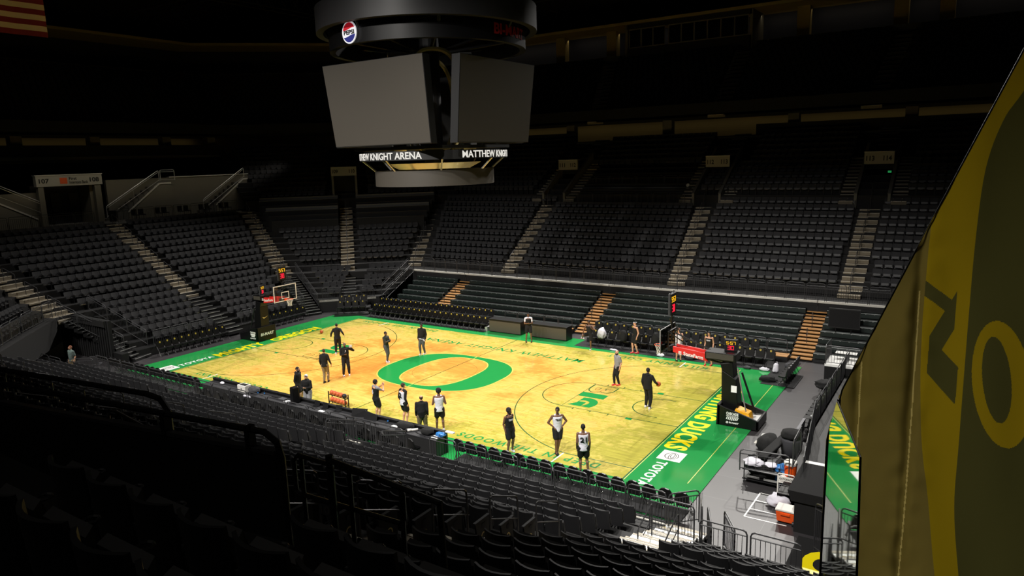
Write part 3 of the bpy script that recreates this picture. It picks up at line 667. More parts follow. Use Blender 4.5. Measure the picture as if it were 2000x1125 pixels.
# ------------------------------------------------------------------ baskets
def basket(s, label):
    """s=+1 right end (near), s=-1 left end"""
    root = empty('basketball_hoop', (s*15.6,0,.003), 0 if s > 0 else PI, label, 'basketball hoop', 'the two basketball hoops')
    # local frame: +x away from court, court towards -x
    bx = -15.6
    def L(x): return x+bx
    mb = MB(); bk = M['vinyl']
    if s > 0: b0, b1, t0, t1, f0 = 15.66, 17.36, .34, .62, .9
    w = .72
    x0, x1 = (15.66, 17.4) if s > 0 else (15.35, 17.3)
    fr = .92 if s > 0 else .95; bkz = .42
    # wedge side padding, open tray behind the mast
    for yy in (-1,1):
        ya, yb = yy*w, yy*(w-.10)
        mb.hexa([(L(x0),min(ya,yb),0),(L(x1),min(ya,yb),0),(L(x1),max(ya,yb),0),(L(x0),max(ya,yb),0)], [(L(x0),min(ya,yb),fr),(L(x1),min(ya,yb),bkz),(L(x1),max(ya,yb),bkz),(L(x0),max(ya,yb),fr)], bk)
    mb.hexa([(L(x0)-.05,-w,0),(L(x0)+.12,-w,0),(L(x0)+.12,w,0),(L(x0)-.05,w,0)], [(L(x0)-.02,-w,fr+.02),(L(x0)+.12,-w,fr-.02),(L(x0)+.12,w,fr-.02),(L(x0)-.02,w,fr+.02)], bk)
    mb.box(L(x1)-.1, L(x1), -w, w, .02, bkz, bk)
    if s < 0: mb.hexa([(L(x0),-w,fr-.05),(L(x0)+.9,-w,fr-.2),(L(x0)+.9,w,fr-.2),(L(x0),w,fr-.05)],[(L(x0),-w,fr),(L(x0)+.9,-w,fr-.15),(L(x0)+.9,w,fr-.15),(L(x0),w,fr)], bk)
    mb.build('padded_base', root, bevel=.02)
    mb = MB(); mb.box(L(x0)+.1, L(x1)-.08, -w+.1, w-.1, .08, .30, M['alum']); mb.build('ballast_tray', root)
    # mast
    mb = MB(); m0 = 15.72 if s > 0 else 15.45
    mb.hexa([(L(m0),-.34,.35),(L(m0)+.74,-.34,.35),(L(m0)+.74,.34,.35),(L(m0),.34,.35)], [(L(m0)-.04,-.32,2.35),(L(m0)+.60,-.32,2.0),(L(m0)+.60,.32,2.0),(L(m0)-.04,.32,2.35)], bk)
    mb.hexa([(L(m0)-.04,-.30,2.35),(L(m0)+.50,-.30,2.05),(L(m0)+.50,.30,2.05),(L(m0)-.04,.30,2.35)], [(L(m0)-.12,-.28,2.62),(L(m0)+.42,-.28,2.75),(L(m0)+.42,.28,2.75),(L(m0)-.12,.28,2.62)], bk)
    mb.build('padded_mast', root, bevel=.025)
    mb = MB(); mb.tube([(L(m0)+.62,-.2,2.5),(L(m0)+1.1,-.35,.45)], .03, M['alum']); mb.tube([(L(m0)+.7,.2,2.2),(L(m0)+1.3,.3,.4)], .045, M['blk']); mb.build('brace', root)
    # arm
    mb = MB(); ax = 13.35
    mb.tube([(L(m0)+.2,-.16,2.55),(L(ax),-.16,3.02)], .05, M['blk']); mb.tube([(L(m0)+.2,.16,2.55),(L(ax),.16,3.02)], .05, M['blk'])
    mb.tube([(L(m0)+.3,0,2.75),(L(ax)+.05,0,3.72)], .035, M['blk']); mb.tube([(L(ax),-.4,3.85),(L(ax),.4,3.85)], .035, M['blk'])
    for yy in (-1,1): mb.tube([(L(ax)+.6,0,3.25),(L(ax),yy*.55,3.85)], .025, M['blk']); mb.tube([(L(ax)+.0,yy*.55,2.98),(L(ax),yy*.55,3.88)], .025, M['blk'])
    mb.box(L(ax)-.12, L(ax), -.3,.3, 2.9,3.1, M['blk'])
    mb.build('arm', root)
    mb = MB()
    for yy in (-.27,.19):
        mb.hexa([(L(13.45),yy,2.86),(L(15.05),yy,2.62),(L(15.05),yy+.08,2.62),(L(13.45),yy+.08,2.86)], [(L(13.45),yy,3.14),(L(15.0),yy,3.0),(L(15.0),yy+.08,3.0),(L(13.45),yy+.08,3.14)], M['red'])
    pad = mb.build('arm_pad', root, bevel=.02); pad['label'] = 'red pad on the arm'
    mb = MB(); yv = -.285 if s > 0 else .285
    if s > 0: text(mb, 'StateFarm', (L(13.95),-.285,2.78), (1,0,-.1), (0,0,1), .9, .17, M['white'], .02)
    else: text(mb, 'StateFarm', (L(14.95),.285,2.74), (-1,0,.12), (0,0,1), .9, .17, M['white'], .02)
    for q in range(3): mb.box(L(13.72 if s > 0 else 15.0)+.0, L(13.72 if s > 0 else 15.0)+.14, min(yv,yv+.01), max(yv,yv+.01), 2.80+q*.055, 2.83+q*.055, M['white'])
    mb.build('sponsor_lettering', pad)
    # backboard
    mb = MB(); gx = L(13.1)
    mb.box(gx, gx+.012, -.87,.87, 2.95,3.92, M['glass']); bb = mb.build('backboard', root)
    mb = MB()
    for a in ((-.915,.915,2.90,2.955),(-.915,.915,3.915,3.97),(-.915,-.86,2.955,3.915),(.86,.915,2.955,3.915)): mb.box(gx-.012,gx+.004,a[0],a[1],a[2],a[3], M['white']); mb.box(gx+.004,gx+.03,a[0],a[1],a[2],a[3], M['rail'])
    mb.build('backboard_frame', bb)
    mb = MB()
    for a in ((-.305,.305,3.06,3.11),(-.305,.305,3.47,3.52),(-.305,-.255,3.11,3.47),(.255,.305,3.11,3.47)): mb.box(gx-.006,gx-.001,a[0],a[1],a[2],a[3], M['white'])
    mb.build('target_square', bb)
    # rim + net
    cx_ = L(12.725); mb = MB(); mb.tube([(cx_+.2286*math.cos(a), .2286*math.sin(a), 3.05) for a in [2*PI*i/28 for i in range(28)]], .012, M['orange'], 8, closed=True)
    mb.tube([(cx_+.21,.08,3.05),(gx,.08,3.03)], .012, M['orange']); mb.tube([(cx_+.21,-.08,3.05),(gx,-.08,3.03)], .012, M['orange']); mb.box(gx-.06,gx,-.1,.1,2.95,3.08, M['orange'])
    rim = mb.build('rim', root, smooth=False); rim['label'] = 'orange rim'
    mb = MB(); K = 12
    def np_(i, lv): r = (.225,.19,.15,.125,.12,.135)[lv]; a = 2*PI*(i+.5*(lv%2))/K; return (cx_+r*math.cos(a), r*math.sin(a), 3.04-(0,.09,.18,.27,.36,.43)[lv])
    for i in range(K):
        for lv in range(5):
            mb.tube([np_(i,lv), np_(i,lv+1)], .005, M['net'], 4, False); mb.tube([np_(i,lv), np_(i-1 if lv%2 == 0 else i+1,lv+1)], .005, M['net'], 4, False)
    mb.build('net', rim)
    # shot clock over the board (face towards the far end of the court)
    def clock(parent, name, x, y, z, w, h, ang, col=1):
        T = Matrix.Translation((x,y,z)) @ Matrix.Rotation(ang,4,'Z'); mb = MB(); mb.box(-w/2,w/2,-.07,.07,0,h, M['blk']); mb.box(-w/2-.015,w/2+.015,-.02,.06,-.015,h+.015, M['rail']); mb.xf(T); o = mb.build(name, parent)
        d = MB()
        for fz in (-1,1):
            if fz < 0: digits(d, '5:57', (-w*.38,-.073,h*.60), (1,0,0), (0,0,1), w*.78, h*.26, M['digY']); digits(d, '30', (-w*.27,-.073,h*.12), (1,0,0), (0,0,1), w*.54, h*.36, M['digR'])
            else: digits(d, '5:57', (w*.38,.073,h*.60), (-1,0,0), (0,0,1), w*.78, h*.26, M['digY']); digits(d, '30', (w*.27,.073,h*.12), (-1,0,0), (0,0,1), w*.54, h*.36, M['digR'])
        d.xf(T); d.build('lit_digits', o); return o
    if s > 0: clock(root, 'shot_clock', L(13.3), .0, 4.55, .62, .95, PI/2)
    else: clock(root, 'shot_clock', L(13.3), .0, 4.30, .62, .85, PI/2)
    mb = MB(); mb.tube([(L(13.3),0,3.3),(L(13.3),0,4.5)], .035, M['blk']); mb.tube([(L(13.3),0,3.95),(L(13.3),.25,4.4)], .02, M['blk']); mb.tube([(L(13.3),0,3.95),(L(13.3),-.25,4.4)], .02, M['blk'])
    for q in (-.2,.2): mb.tube([(L(13.3),q,4.5),(L(13.3),q,(5.62 if s > 0 else 5.3))], .018, M['blk'])
    mb.build('clock_post', root)
    # dark panel box and second clock on top of the mast
    zz = 2.78; X0 = L(14.95) if s > 0 else L(15.15)
    mb = MB(); mb.box(X0, X0+1.35 if s > 0 else X0+.8, -.38,.38, zz, zz+.34, M['vinyl']); pb = mb.build('mast_box', root, bevel=.02)
    mb = MB(); yy = -.385 if s > 0 else .385; mb.box(X0+.06, (X0+1.25 if s > 0 else X0+.74), min(yy,yy*1.02), max(yy,yy*1.02), zz+.05, zz+.30, M['screen']); mb.build('led_panel', pb)
    if s > 0: clock(root, 'mast_clock', X0+1.0, .1, zz+.36, .52, .50, math.radians(9))
    else: clock(root, 'mast_clock', X0+.35, -.0, zz+.36, .42, .62, PI/2+PI+.35)
    # lettering on the base and mast
    mb = MB()
    if s > 0:
        u = (1,0,-.285); yb = -.725
        text(mb, 'CASCADE', (L(16.05),yb,.53), (1,0,-.02), (0,0,1), .52, .12, M['white'], .04); text(mb, 'FARM & OUTDOOR', (L(16.05),yb,.455), (1,0,-.02), (0,0,1), .52, .055, M['white'], .02)
        for q in range(7): 
            xa = L(16.07)+q*.075; mb.hexa([(xa+.0,yb-.004,.41),(xa+.045,yb-.004,.41),(xa+.045,yb,.41),(xa,yb,.41)],[(xa+.03,yb-.004,.44),(xa+.075,yb-.004,.44),(xa+.075,yb,.44),(xa+.03,yb,.44)], M['white']); mb.hexa([(xa-.03+.02*(3-q)*.3,yb-.004,.28+.012*abs(q-3)),(xa+.01,yb-.004,.28+.012*abs(q-3)),(xa+.01,yb,.28+.012*abs(q-3)),(xa-.03,yb,.28+.012*abs(q-3))],[(xa+.0,yb-.004,.41),(xa+.04,yb-.004,.41),(xa+.04,yb,.41),(xa,yb,.41)], M['white'])
        text(mb, '@ BI-MART', (L(16.03),yb,.13), (1,0,-.02), (0,0,1), .54, .10, M['white'], .03, italic=.15)
        mb.box(L(16.12), L(16.36), -.338,-.332, 1.42,1.72, M['paper'])
    else:
        yb = .725; u = (-1,0,0)
        # side that faces the camera (world -y): local +y after the half turn
        text(mb, 'CASCADE', (L(16.15),yb,.55), u, (0,0,1), .55, .12, M['white'], .04); mb.box(L(15.64),L(16.12),yb,yb+.005,.40,.52, M['white']); text(mb, '@ BI-MART', (L(16.18),yb,.14), u, (0,0,1), .58, .10, M['white'], .03)
        mb.box(L(15.70),L(16.05),yb,yb+.005,.30,.38, M['white'])
        text(mb, 'BI-MART', (L(x0)-.062,.55,.36), (0,-1,0), (-.02,0,1), 1.05, .2, M['white'], .03, italic=.15)
        # tick mark on the mast
        T = Matrix.Translation((L(m0)-.055,0,1.55)); k = .16
        P_ = [(-1.3,.35),(-.75,-.25),(-.35,-.30),(1.5,.55),(-.25,.05),(-.6,.10),(-.8,.30)]
        n_ = len(P_); vs = [(L(m0)-.045, -a*k, 1.55+b*k) for a,b in P_]; mb.add(vs+[(x-.01,y,z) for x,y,z in vs], [tuple(range(n_)), tuple(range(2*n_-1,n_-1,-1))], M['gold'])
    mb.build('base_lettering', root)
    return root
basket(1, 'near basketball hoop at right with black padded base, red arm and yellow wheel block')
basket(-1, 'far basketball hoop at left with glass board, orange rim and black mast')
b_ = MB(); b_.hexa([(16.3,-.55,.36),(17.05,-.55,.31),(17.0,.10,.31),(16.3,.10,.36)], [(16.36,-.50,.74),(16.92,-.46,.62),(16.94,.02,.60),(16.38,.02,.76)], M['hazard'] if 0 else mat('yellow_case_plastic', (238,170,20), .4))
b_.box(16.5,16.75,-.425,-.41,.52,.545, M['blk']); tag(b_.build('equipment_case', bevel=.06), 'yellow plastic case lying in the near basket base', 'case')

# ------------------------------------------------------------------ basketballs
def ball(x, y, z, label, m='basketball', r=.12, group=None):
    root = MB(); root.sphere((0,0,0), r, M[m], 20, 14); o = root.build('basketball', smooth=True, loc=(x,y,z)); tag(o, label, 'basketball', group)
    s_ = MB(); rr = r*1.002
    for ax in range(3):
        s_.tube([tuple(Vector((rr*math.cos(a), rr*math.sin(a), 0)) if ax == 0 else (Vector((rr*math.cos(a),0,rr*math.sin(a))) if ax == 1 else Vector((0,rr*math.cos(a),rr*math.sin(a))))) for a in [2*PI*i/24 for i in range(24)]], .0022, M['signt'], 4, closed=True)
    s_.build('seam', o); return o
ball(-13.32,2.97,.121, 'orange basketball on the floor under the far basket')
_p = Vector((12.26,-.25,0)); _a = face_px((12.26,-.25),150); _R = Matrix.Rotation(_a,3,'Z'); _q = _p+_R @ Vector((.31,.42,1.12))
ball(_q.x,_q.y,_q.z, 'orange basketball held by the hooded figure in black')
rk = empty('ball_rack', (-1.0,-7.05,.006), math.radians(-6), 'low black rack of basketballs standing behind the press table', 'ball rack')
mb = MB()
for z in (.50,.16):
    for yy in (-.09,.09): mb.box(-.62,.62,yy-.012,yy+.012,z-.012,z+.012, M['blk'])
mb.build('shelf_bars', rk)
for xx in (-.64,.64):
    mb = MB(); mb.box(xx-.02,xx+.02,-.12,-.08,0,.66, M['blk']); mb.box(xx-.02,xx+.02,.08,.12,0,.66, M['blk']); mb.box(xx-.02,xx+.02,-.12,.12,.46,.50, M['blk']); mb.box(xx-.02,xx+.02,-.12,.12,.10,.14, M['blk']); mb.build('leg', rk)
Rk = Matrix.Rotation(math.radians(-6),3,'Z')
for z, rowname, n_ in ((.60,'upper',5),(.26,'lower',5)):
    for i in range(n_):
        v = Rk @ Vector((-.49+i*.245,0,0)); dark = (i == 4 and z > .5)
        ball(v.x-1.0, v.y-7.05, z, ('dark basketball at the right end of the upper rack shelf' if dark else 'orange basketball, %s from the left on the %s rack shelf' % (ORD[i+1], rowname)), 'ballblk' if dark else 'basketball', group='basketballs on the rack')

# ------------------------------------------------------------------ hanging scoreboard
sb = empty('scoreboard', (0,0,11.0), 0, 'big dark centre-hung scoreboard with four tilted screens and stacked rings', 'scoreboard')
def ring(name, r, z0, z1, m, th=.12, lid=False, n=128):
    mb = MB(); z0 -= 11; z1 -= 11
    mb.lathe([(r,z0),(r,z1)], m, n=n); mb.lathe([(r-th,z1),(r-th,z0)], M['dark'], n=n); mb.lathe([(r-th,z0),(r,z0)], M['dark'], n=n); mb.lathe([(r,z1),(r-th,z1)], M['steelm'] if lid else M['dark'], n=n)
    o = mb.build(name, sb, smooth=True); return o
ring('upper_ring', 5.62, 18.05, 19.25, M['ringled'], .35, True)
ring('ring_collar', 5.02, 17.15, 17.95, M['vinyl'], .3)
ring('message_ring', 3.88, 11.72, 12.16, M['dark'], .15)
ring('lower_ring', 3.15, 10.42, 11.20, M['screen'], .15)
for k in range(4):
    a = k*PI/2; T = Matrix.Rotation(a,4,'Z'); mb = MB()
    # the face looks to -Y for k=0
    B4 = [(-3.12,-3.98,1.47),(3.12,-3.98,1.47),(3.12,-3.55,1.47),(-3.12,-3.55,1.47)]; T4 = [(-3.22,-4.42,5.42),(3.22,-4.42,5.42),(3.22,-3.95,5.42),(-3.22,-3.95,5.42)]
    mb.hexa(B4, T4, M['dark']); mb.xf(T); c = mb.build('screen_case', sb)
    mb = MB(); mb.add([T @ Vector(q) for q in ((-3.10,-4.0,1.5),(3.10,-4.0,1.5),(3.20,-4.435,5.40),(-3.20,-4.435,5.40))], [(0,1,2,3)], M['screen']); mb.build('video_screen', c)
    # O shaped bands at the corners
    d = PI/4+k*PI/2; mb = MB(); ux = Vector((-math.sin(d), math.cos(d), 0)); out = Vector((math.cos(d), math.sin(d), 0))
    ring_o = []; n = 48; N_ = []
    for i in range(n):
        x, z = sup(1.42, 2.62, 2.6, 2*PI*i/n); x2, z2 = sup(1.32, 2.52, 2.6, 2*PI*i/n); N_.append((x,z,x2,z2))
    vs = []
    for (x,z,x2,z2) in N_:
        for (xx,zz,oo) in ((x,z,1.5),(x,z,2.15),(x2,z2,2.15),(x2,z2,1.5)): vs.append(tuple(ux*xx+out*oo+Vector((0,0,3.55+zz))))
    fs = []
    for i in range(n):
        j = (i+1)%n
        for q in range(4): fs.append((i*4+q, j*4+q, j*4+(q+1)%4, i*4+(q+1)%4))
    mb.add(vs, fs, M['gold'] if k%2 else M['steelm']); mb.build('corner_band', sb)
mb = MB(); mb.lathe([(.5,-.2),(.5,7.4)], M['dark'], n=20)
for k in range(8):
    a = k*PI/4; mb.tube([(1*math.cos(a),math.sin(a),6.2),(5.0*math.cos(a),5.0*math.sin(a),6.9),(5.4*math.cos(a),5.4*math.sin(a),7.6)], .09, M['dark']); mb.tube([(.9*math.cos(a),.9*math.sin(a),.2),(3.0*math.cos(a),3*math.sin(a),-.2)], .07, M['dark']); mb.tube([(3.1*math.cos(a),3.1*math.sin(a),.2),(3.8*math.cos(a),3.8*math.sin(a),.8)], .05, M['steelm'])
mb.lathe([(1.9,0.25),(2.5,.55)], M['steelm'], n=40); mb.box(-2.9,2.9,-2.9,2.9,1.25,1.4,M['dark'])
mb.build('core_frame', sb)
mb = MB()
for a in (0,1,2,3):
    d = a*PI/2+PI/4; mb.tube([(3.5*math.cos(d),3.5*math.sin(d),8.2),(3.5*math.cos(d),3.5*math.sin(d),17.5)], .03, M['dark'])
mb.build('hoist_cable', sb)
def ring_text(txt, r, ang0, z, h, w, m, name, bold=.02, dz=0):
    mb = MB()
    def bend(x, y, c): a = ang0+x/r; rr = r+.012+c; return Vector((rr*math.cos(a), rr*math.sin(a), z-11+y))
    text(mb, txt, None or (0,0,0), (1,0,0), (0,0,1), w, h, m, bold, .006, 1, 0, bend); return mb.build(name, sb)
ca = math.atan2(CP.y, CP.x)
ring_text('MATTHEW KNIGHT ARENA', 3.88, ca-1.52, 11.77, .34, 5.3, M['digW'], 'lit_lettering')
ring_text('MATTHEW KNIGHT ARENA', 3.88, ca+.36, 11.77, .34, 5.3, M['digW'], 'lit_lettering')
ring_text('BI-MART', 5.02, ca+.66, 17.45, .50, 2.7, M['dimred'], 'red_lettering', .025)
# round soda sign on the collar
a = ca-.78; o_ = Vector((5.12*math.cos(a), 5.12*math.sin(a), 7.05-.52+.1)); uu = Vector((-math.sin(a),math.cos(a),0)); nn = Vector((math.cos(a),math.sin(a),0))
def disc_part(name, ylo, yhi, m, off, wave=0):
    mb = MB(); pts = []; R0 = .44; K = 24
    top = [(R0*math.sin(t)) for t in [0]]
    xs = [-R0+2*R0*i/K for i in range(K+1)]; f = lambda x, y: y+wave*math.sin(x/R0*2.2)*.05
    up = [(x, min(math.sqrt(max(0,R0*R0-x*x)), f(x,yhi))) for x in xs]; lo = [(x, max(-math.sqrt(max(0,R0*R0-x*x)), f(x,ylo))) for x in xs]
    vs = []
    for (x,y1),(x2,y0) in zip(up,lo): y0, y1 = (y0,y1) if y1 >= y0 else ((y0+y1)/2,)*2; vs += [tuple(o_+uu*x+Vector((0,0,y0))+nn*off), tuple(o_+uu*x+Vector((0,0,y1))+nn*off)]
    mb.add(vs, [(2*i,2*i+2,2*i+3,2*i+1) for i in range(K)], m); return mb.build(name, sb)
mb = MB(); mb.add([tuple(o_+uu*.5*math.cos(t)+Vector((0,0,.5*math.sin(t)))+nn*q) for q in (0,.05) for t in [2*PI*i/32 for i in range(32)]], [tuple(range(31,-1,-1)), tuple(range(32,64))]+[(i,(i+1)%32,32+(i+1)%32,32+i) for i in range(32)], M['pepw']); mb.build('round_sign', sb)
disc_part('sign_red_band', .15, 9, M['pepr'], .056, 1); disc_part('sign_blue_band', -9, -.16, M['pepb'], .056, 1)
mb = MB(); text(mb, 'PEPSI', o_-uu*.37+Vector((0,0,-.10))+nn*.06, uu, (0,0,1), .74, .20, M['signt'], .04); mb.build('sign_lettering', sb)

# ------------------------------------------------------------------ bowl geometry
def rz_(k): return 2.6+.432*k + (.5 if k >= 12 else 0)     # tread height of bowl row k
def xl(k): return 24.1+.84*k
def yf(k): return 16.06+.84*k
def yl(k): return 9.1+.348*k
def xf_(k): return 16.05+.348*k
XR = 31.0
def bowl_line(k, inset=0): 
    return [(XR,-yf(k)),(-xf_(k),-yf(k)),(-xl(k),-yl(k)),(-xl(k),yl(k)),(-xf_(k),yf(k)),(XR,yf(k))]
NT = 24
def tiers(name, rows, lines, zs, m, rm, z_base):
    """stepped concrete: tread of row i from its front line to the next one, riser in front of it"""
    mb = MB()
    for i in range(rows):
        a, b = lines[i], lines[i+1]; z = zs[i]; zp = zs[i-1] if i else z_base
        for j in range(len(a)-1):
            mb.quad((*a[j+1],z),(*a[j],z),(*b[j],z),(*b[j+1],z), m)
            mb.quad((*a[j+1],zp),(*a[j],zp),(*a[j],z),(*a[j+1],z), rm)
    return struct(mb, name)
lines = [bowl_line(k) for k in range(NT+1)]
# the first row of the bowl is a walkway that reaches further in on the far side
L0 = [(XR,-15.9),(-16.2,-15.9),(-23.9,-9.0),(-23.9,9.0),(-15.6,15.2),(XR,15.2)]
zs = [rz_(k) for k in range(NT)]
FAR = slice(3,6)
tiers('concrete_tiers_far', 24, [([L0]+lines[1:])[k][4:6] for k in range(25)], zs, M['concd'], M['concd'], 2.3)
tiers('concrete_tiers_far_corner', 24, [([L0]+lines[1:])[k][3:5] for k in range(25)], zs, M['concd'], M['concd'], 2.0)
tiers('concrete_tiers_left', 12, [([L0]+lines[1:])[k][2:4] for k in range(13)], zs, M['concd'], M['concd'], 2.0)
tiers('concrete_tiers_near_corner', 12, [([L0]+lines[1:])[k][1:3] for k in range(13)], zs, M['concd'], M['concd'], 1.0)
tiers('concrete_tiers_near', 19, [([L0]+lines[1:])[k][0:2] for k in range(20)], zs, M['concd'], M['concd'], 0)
# pale edge of the far walkway slab and the black wall under it
mb = MB(); mb.box(-15.3,XR,15.14,15.36,2.50,2.612, M['slab']); struct(mb,'trim_1')
mb = MB(); mb.box(-15.4,XR,15.22,15.32,0,2.50, M['wall']); struct(mb,'wall_far')
# telescopic sections
def tele(name, fn, n, z0, dz, m=None):
    ls = [fn(i) for i in range(n+1)]; return tiers(name, n, ls, [z0+dz*i for i in range(n)], m or M['dark'], M['dark'], 0)
tl_z = lambda i: .5+.35*i
tele('folding_tiers_left', lambda i: [(-19.0-.82*i,-7.0),(-19.0-.82*i,6.4)], 6, .5, .35)
tele('folding_tiers_corner', lambda i: [(-19.1-.84*i,7.95+.35*i),(-15.7-.05*i,11.35+1.14*i)], 5, .95, .33)
mb = MB(); mb.hexa([(-19.05,8.0,.78),(-15.9,11.15,.78),(-15.98,11.23,.78),(-19.13,8.08,.78)],[(-19.05,8.0,.95),(-15.9,11.15,.95),(-15.98,11.23,.95),(-19.13,8.08,.95)], M['slab']); struct(mb,'trim_2')
tele('folding_tiers_near', lambda i: [(18.35,-10.4-.86*i),(-17.0,-10.4-.86*i)], 7, .30, .32)
tele('folding_tiers_near_right', lambda i: [(22.9,-11.9-.8*i),(18.35,-11.9-.8*i)], 5, .45, .42)
tele('folding_tiers_right', lambda i: [(19.6+.84*i,-7.0),(19.6+.84*i,9.0)], 8, .5, .34)
mb = MB(); mb.box(-17,18.35,-10.46,-10.38,.18,.31, M['slab']); struct(mb,'trim_3')

# ------------------------------------------------------------------ aisles (steps)
def aisle(name, pts, w, zfn, n, m, nm, half=True, w1=None):
    """pts(i) -> (centre at front edge of row i), direction outwards; zfn(i) tread height"""
    mb = MB()
    for i in range(n):
        (x0,y0), (x1,y1) = pts(i), pts(i+1); d = Vector((x1-x0,y1-y0,0)); L = d.length; d.normalize(); s = Vector((-d.y,d.x,0))
        z0 = zfn(i-1) if i else zfn(0)-.35; z = zfn(i)
        o = Vector((x0,y0,0))
        def stp(a, b, zb, zt, mm):
            P_ = [o+d*a-s*w/2, o+d*b-s*w/2, o+d*b+s*w/2, o+d*a+s*w/2]
            mb.hexa([p+Vector((0,0,zb)) for p in P_], [p+Vector((0,0,zt)) for p in P_], mm)
        stp(-.36, 0, z0-.05, (z0+z)/2+.004, m); stp(0, L-.2, z-.1, z+.006, m)
        stp(-.37, -.31, (z0+z)/2-.012, (z0+z)/2+.010, nm); stp(-.012, .05, z-.012, z+.012, nm)
    return struct(mb, name)
fixed_far = {'110': lambda k: (-16.05-.45*(k), yf(k)), '111': lambda k: (-6.5-.13*k, yf(k)), '112': lambda k: (7.45-.10*k, yf(k)), '113': lambda k: (18.32-.012*k, yf(k)), '114': lambda k: (29.0,yf(k))}
zK = lambda k: rz_(k)
aisle('stair_aisle_far', lambda i: fixed_far['110'](i+1), 1.15, lambda i: rz_(i+1), 11, M['step'], M['nose'])
aisle('stair_aisle_far', lambda i: fixed_far['111'](i+1), 1.15, lambda i: rz_(i+1), 11, M['step'], M['nose'])
aisle('stair_aisle_far', lambda i: fixed_far['112'](i+1), 1.2, lambda i: rz_(i+1), 11, M['step'], M['nose'])
aisle('stair_aisle_far', lambda i: fixed_far['113'](i+1), 1.3, lambda i: rz_(i+1), 11, M['step'], M['nose'])
cm = lambda k: (-(xl(k)+xf_(k))/2-.15, (yl(k)+yf(k))/2-.15)
aisle('stair_aisle_corner', lambda i: (cm(i)[0], cm(i)[1]), 1.15, lambda i: rz_(i), 12, M['step'], M['nose'])
aisle('stair_aisle_corner', lambda i: (-17.4-.60*i, 9.65+.60*i), 1.15, lambda i: .95+.33*i, 5, M['dark'], M['alum'])
la = {'c': lambda k: (-xl(k), .05+.01*k), 'f': lambda k: (-xl(k), 9.0+.335*k), 'n': lambda k: (-xl(k), -8.6-.25*k)}
for q, w in (('c',1.2),('f',1.35),('n',1.5)): aisle('stair_aisle_left', lambda i, q=q: la[q](i), w, lambda i: rz_(i), 12, M['step'], M['nose'])
aisle('stair_aisle_left', lambda i: (-19.0-.82*i, -.1), 1.2, tl_z, 6, M['dark'], M['alum'])
aisle('stair_flight_left', lambda i: (-18.9-.65*i, 7.05+.25*i), 1.3, lambda i: .32+.285*i, 8, M['dark'], M['alum'])
aisle('stair_flight_left', lambda i: (-19.0-.65*i, -6.9-.21*i), 1.3, lambda i: .32+.285*i, 8, M['dark'], M['alum'])
na = {'r': lambda k: (17.58, -yf(k)), 'm': lambda k: (5.4, -yf(k)), 'l': lambda k: (-6.6,-yf(k))}
for q in na:
    aisle('stair_aisle_near', lambda i, q=q: na[q](i), 1.2, lambda i: rz_(i), 12, M['step'], M['nose'])
    aisle('stair_aisle_near', lambda i, q=q: (na[q](0)[0]+(.12 if q == 'r' else -.1), -10.4-.86*i), 1.25, lambda i: .30+.32*i, 7, M['step'] if 0 else M['alum'], M['nose'])
mb = MB()
for i in range(6): mb.hexa([(16.9+i*.2,-11.2,.31),(17.0+i*.2,-11.2,.31),(17.15+i*.2,-10.6,.31),(17.05+i*.2,-10.6,.31)],[(16.9+i*.2,-11.2,.318),(17.0+i*.2,-11.2,.318),(17.15+i*.2,-10.6,.318),(17.05+i*.2,-10.6,.318)], M['hazard'])
tag(mb.build('hazard_stripes'), 'yellow hazard stripes at the foot of the near right stairs', 'floor marking')

# ------------------------------------------------------------------ seats
def curved_panel(mb, w, z0, z1, y0, y1, sag, th, m, nx=6, crown=.0, T=None):
    """panel facing +y whose middle is pulled back (-y); tilted from y0 (bottom) to y1 (top)"""
    vs = []
    for iz in range(3):
        t = iz/2
        for s_ in (0,1):
            for ix in range(nx+1):
                u = ix/nx*2-1; zz = z0+(z1-z0)*t + (crown*(1-u*u) if iz == 2 else 0); yy = y0+(y1-y0)*t - sag*(1-u*u) - (th if s_ else 0)
                vs.append((u*w/2*(1-.06*(t*t)), yy, zz))
    fs = []; K = nx+1
    for iz in range(2):
        for ix in range(nx):
            a = iz*2*K+ix; b = a+2*K; fs.append((a+1,a,b,b+1)); a += K; b += K; fs.append((a,a+1,b+1,b))
        for ix in (0,nx):
            a = iz*2*K+ix; fs.append((a,a+K,a+3*K,a+2*K) if ix == 0 else (a+K,a,a+2*K,a+3*K))
    for ix in range(nx): fs.append((ix,ix+1,ix+1+K,ix+K)); a = 4*K+ix; fs.append((a+1,a,a+K,a+1+K))
    mb.add(vs, fs, m)
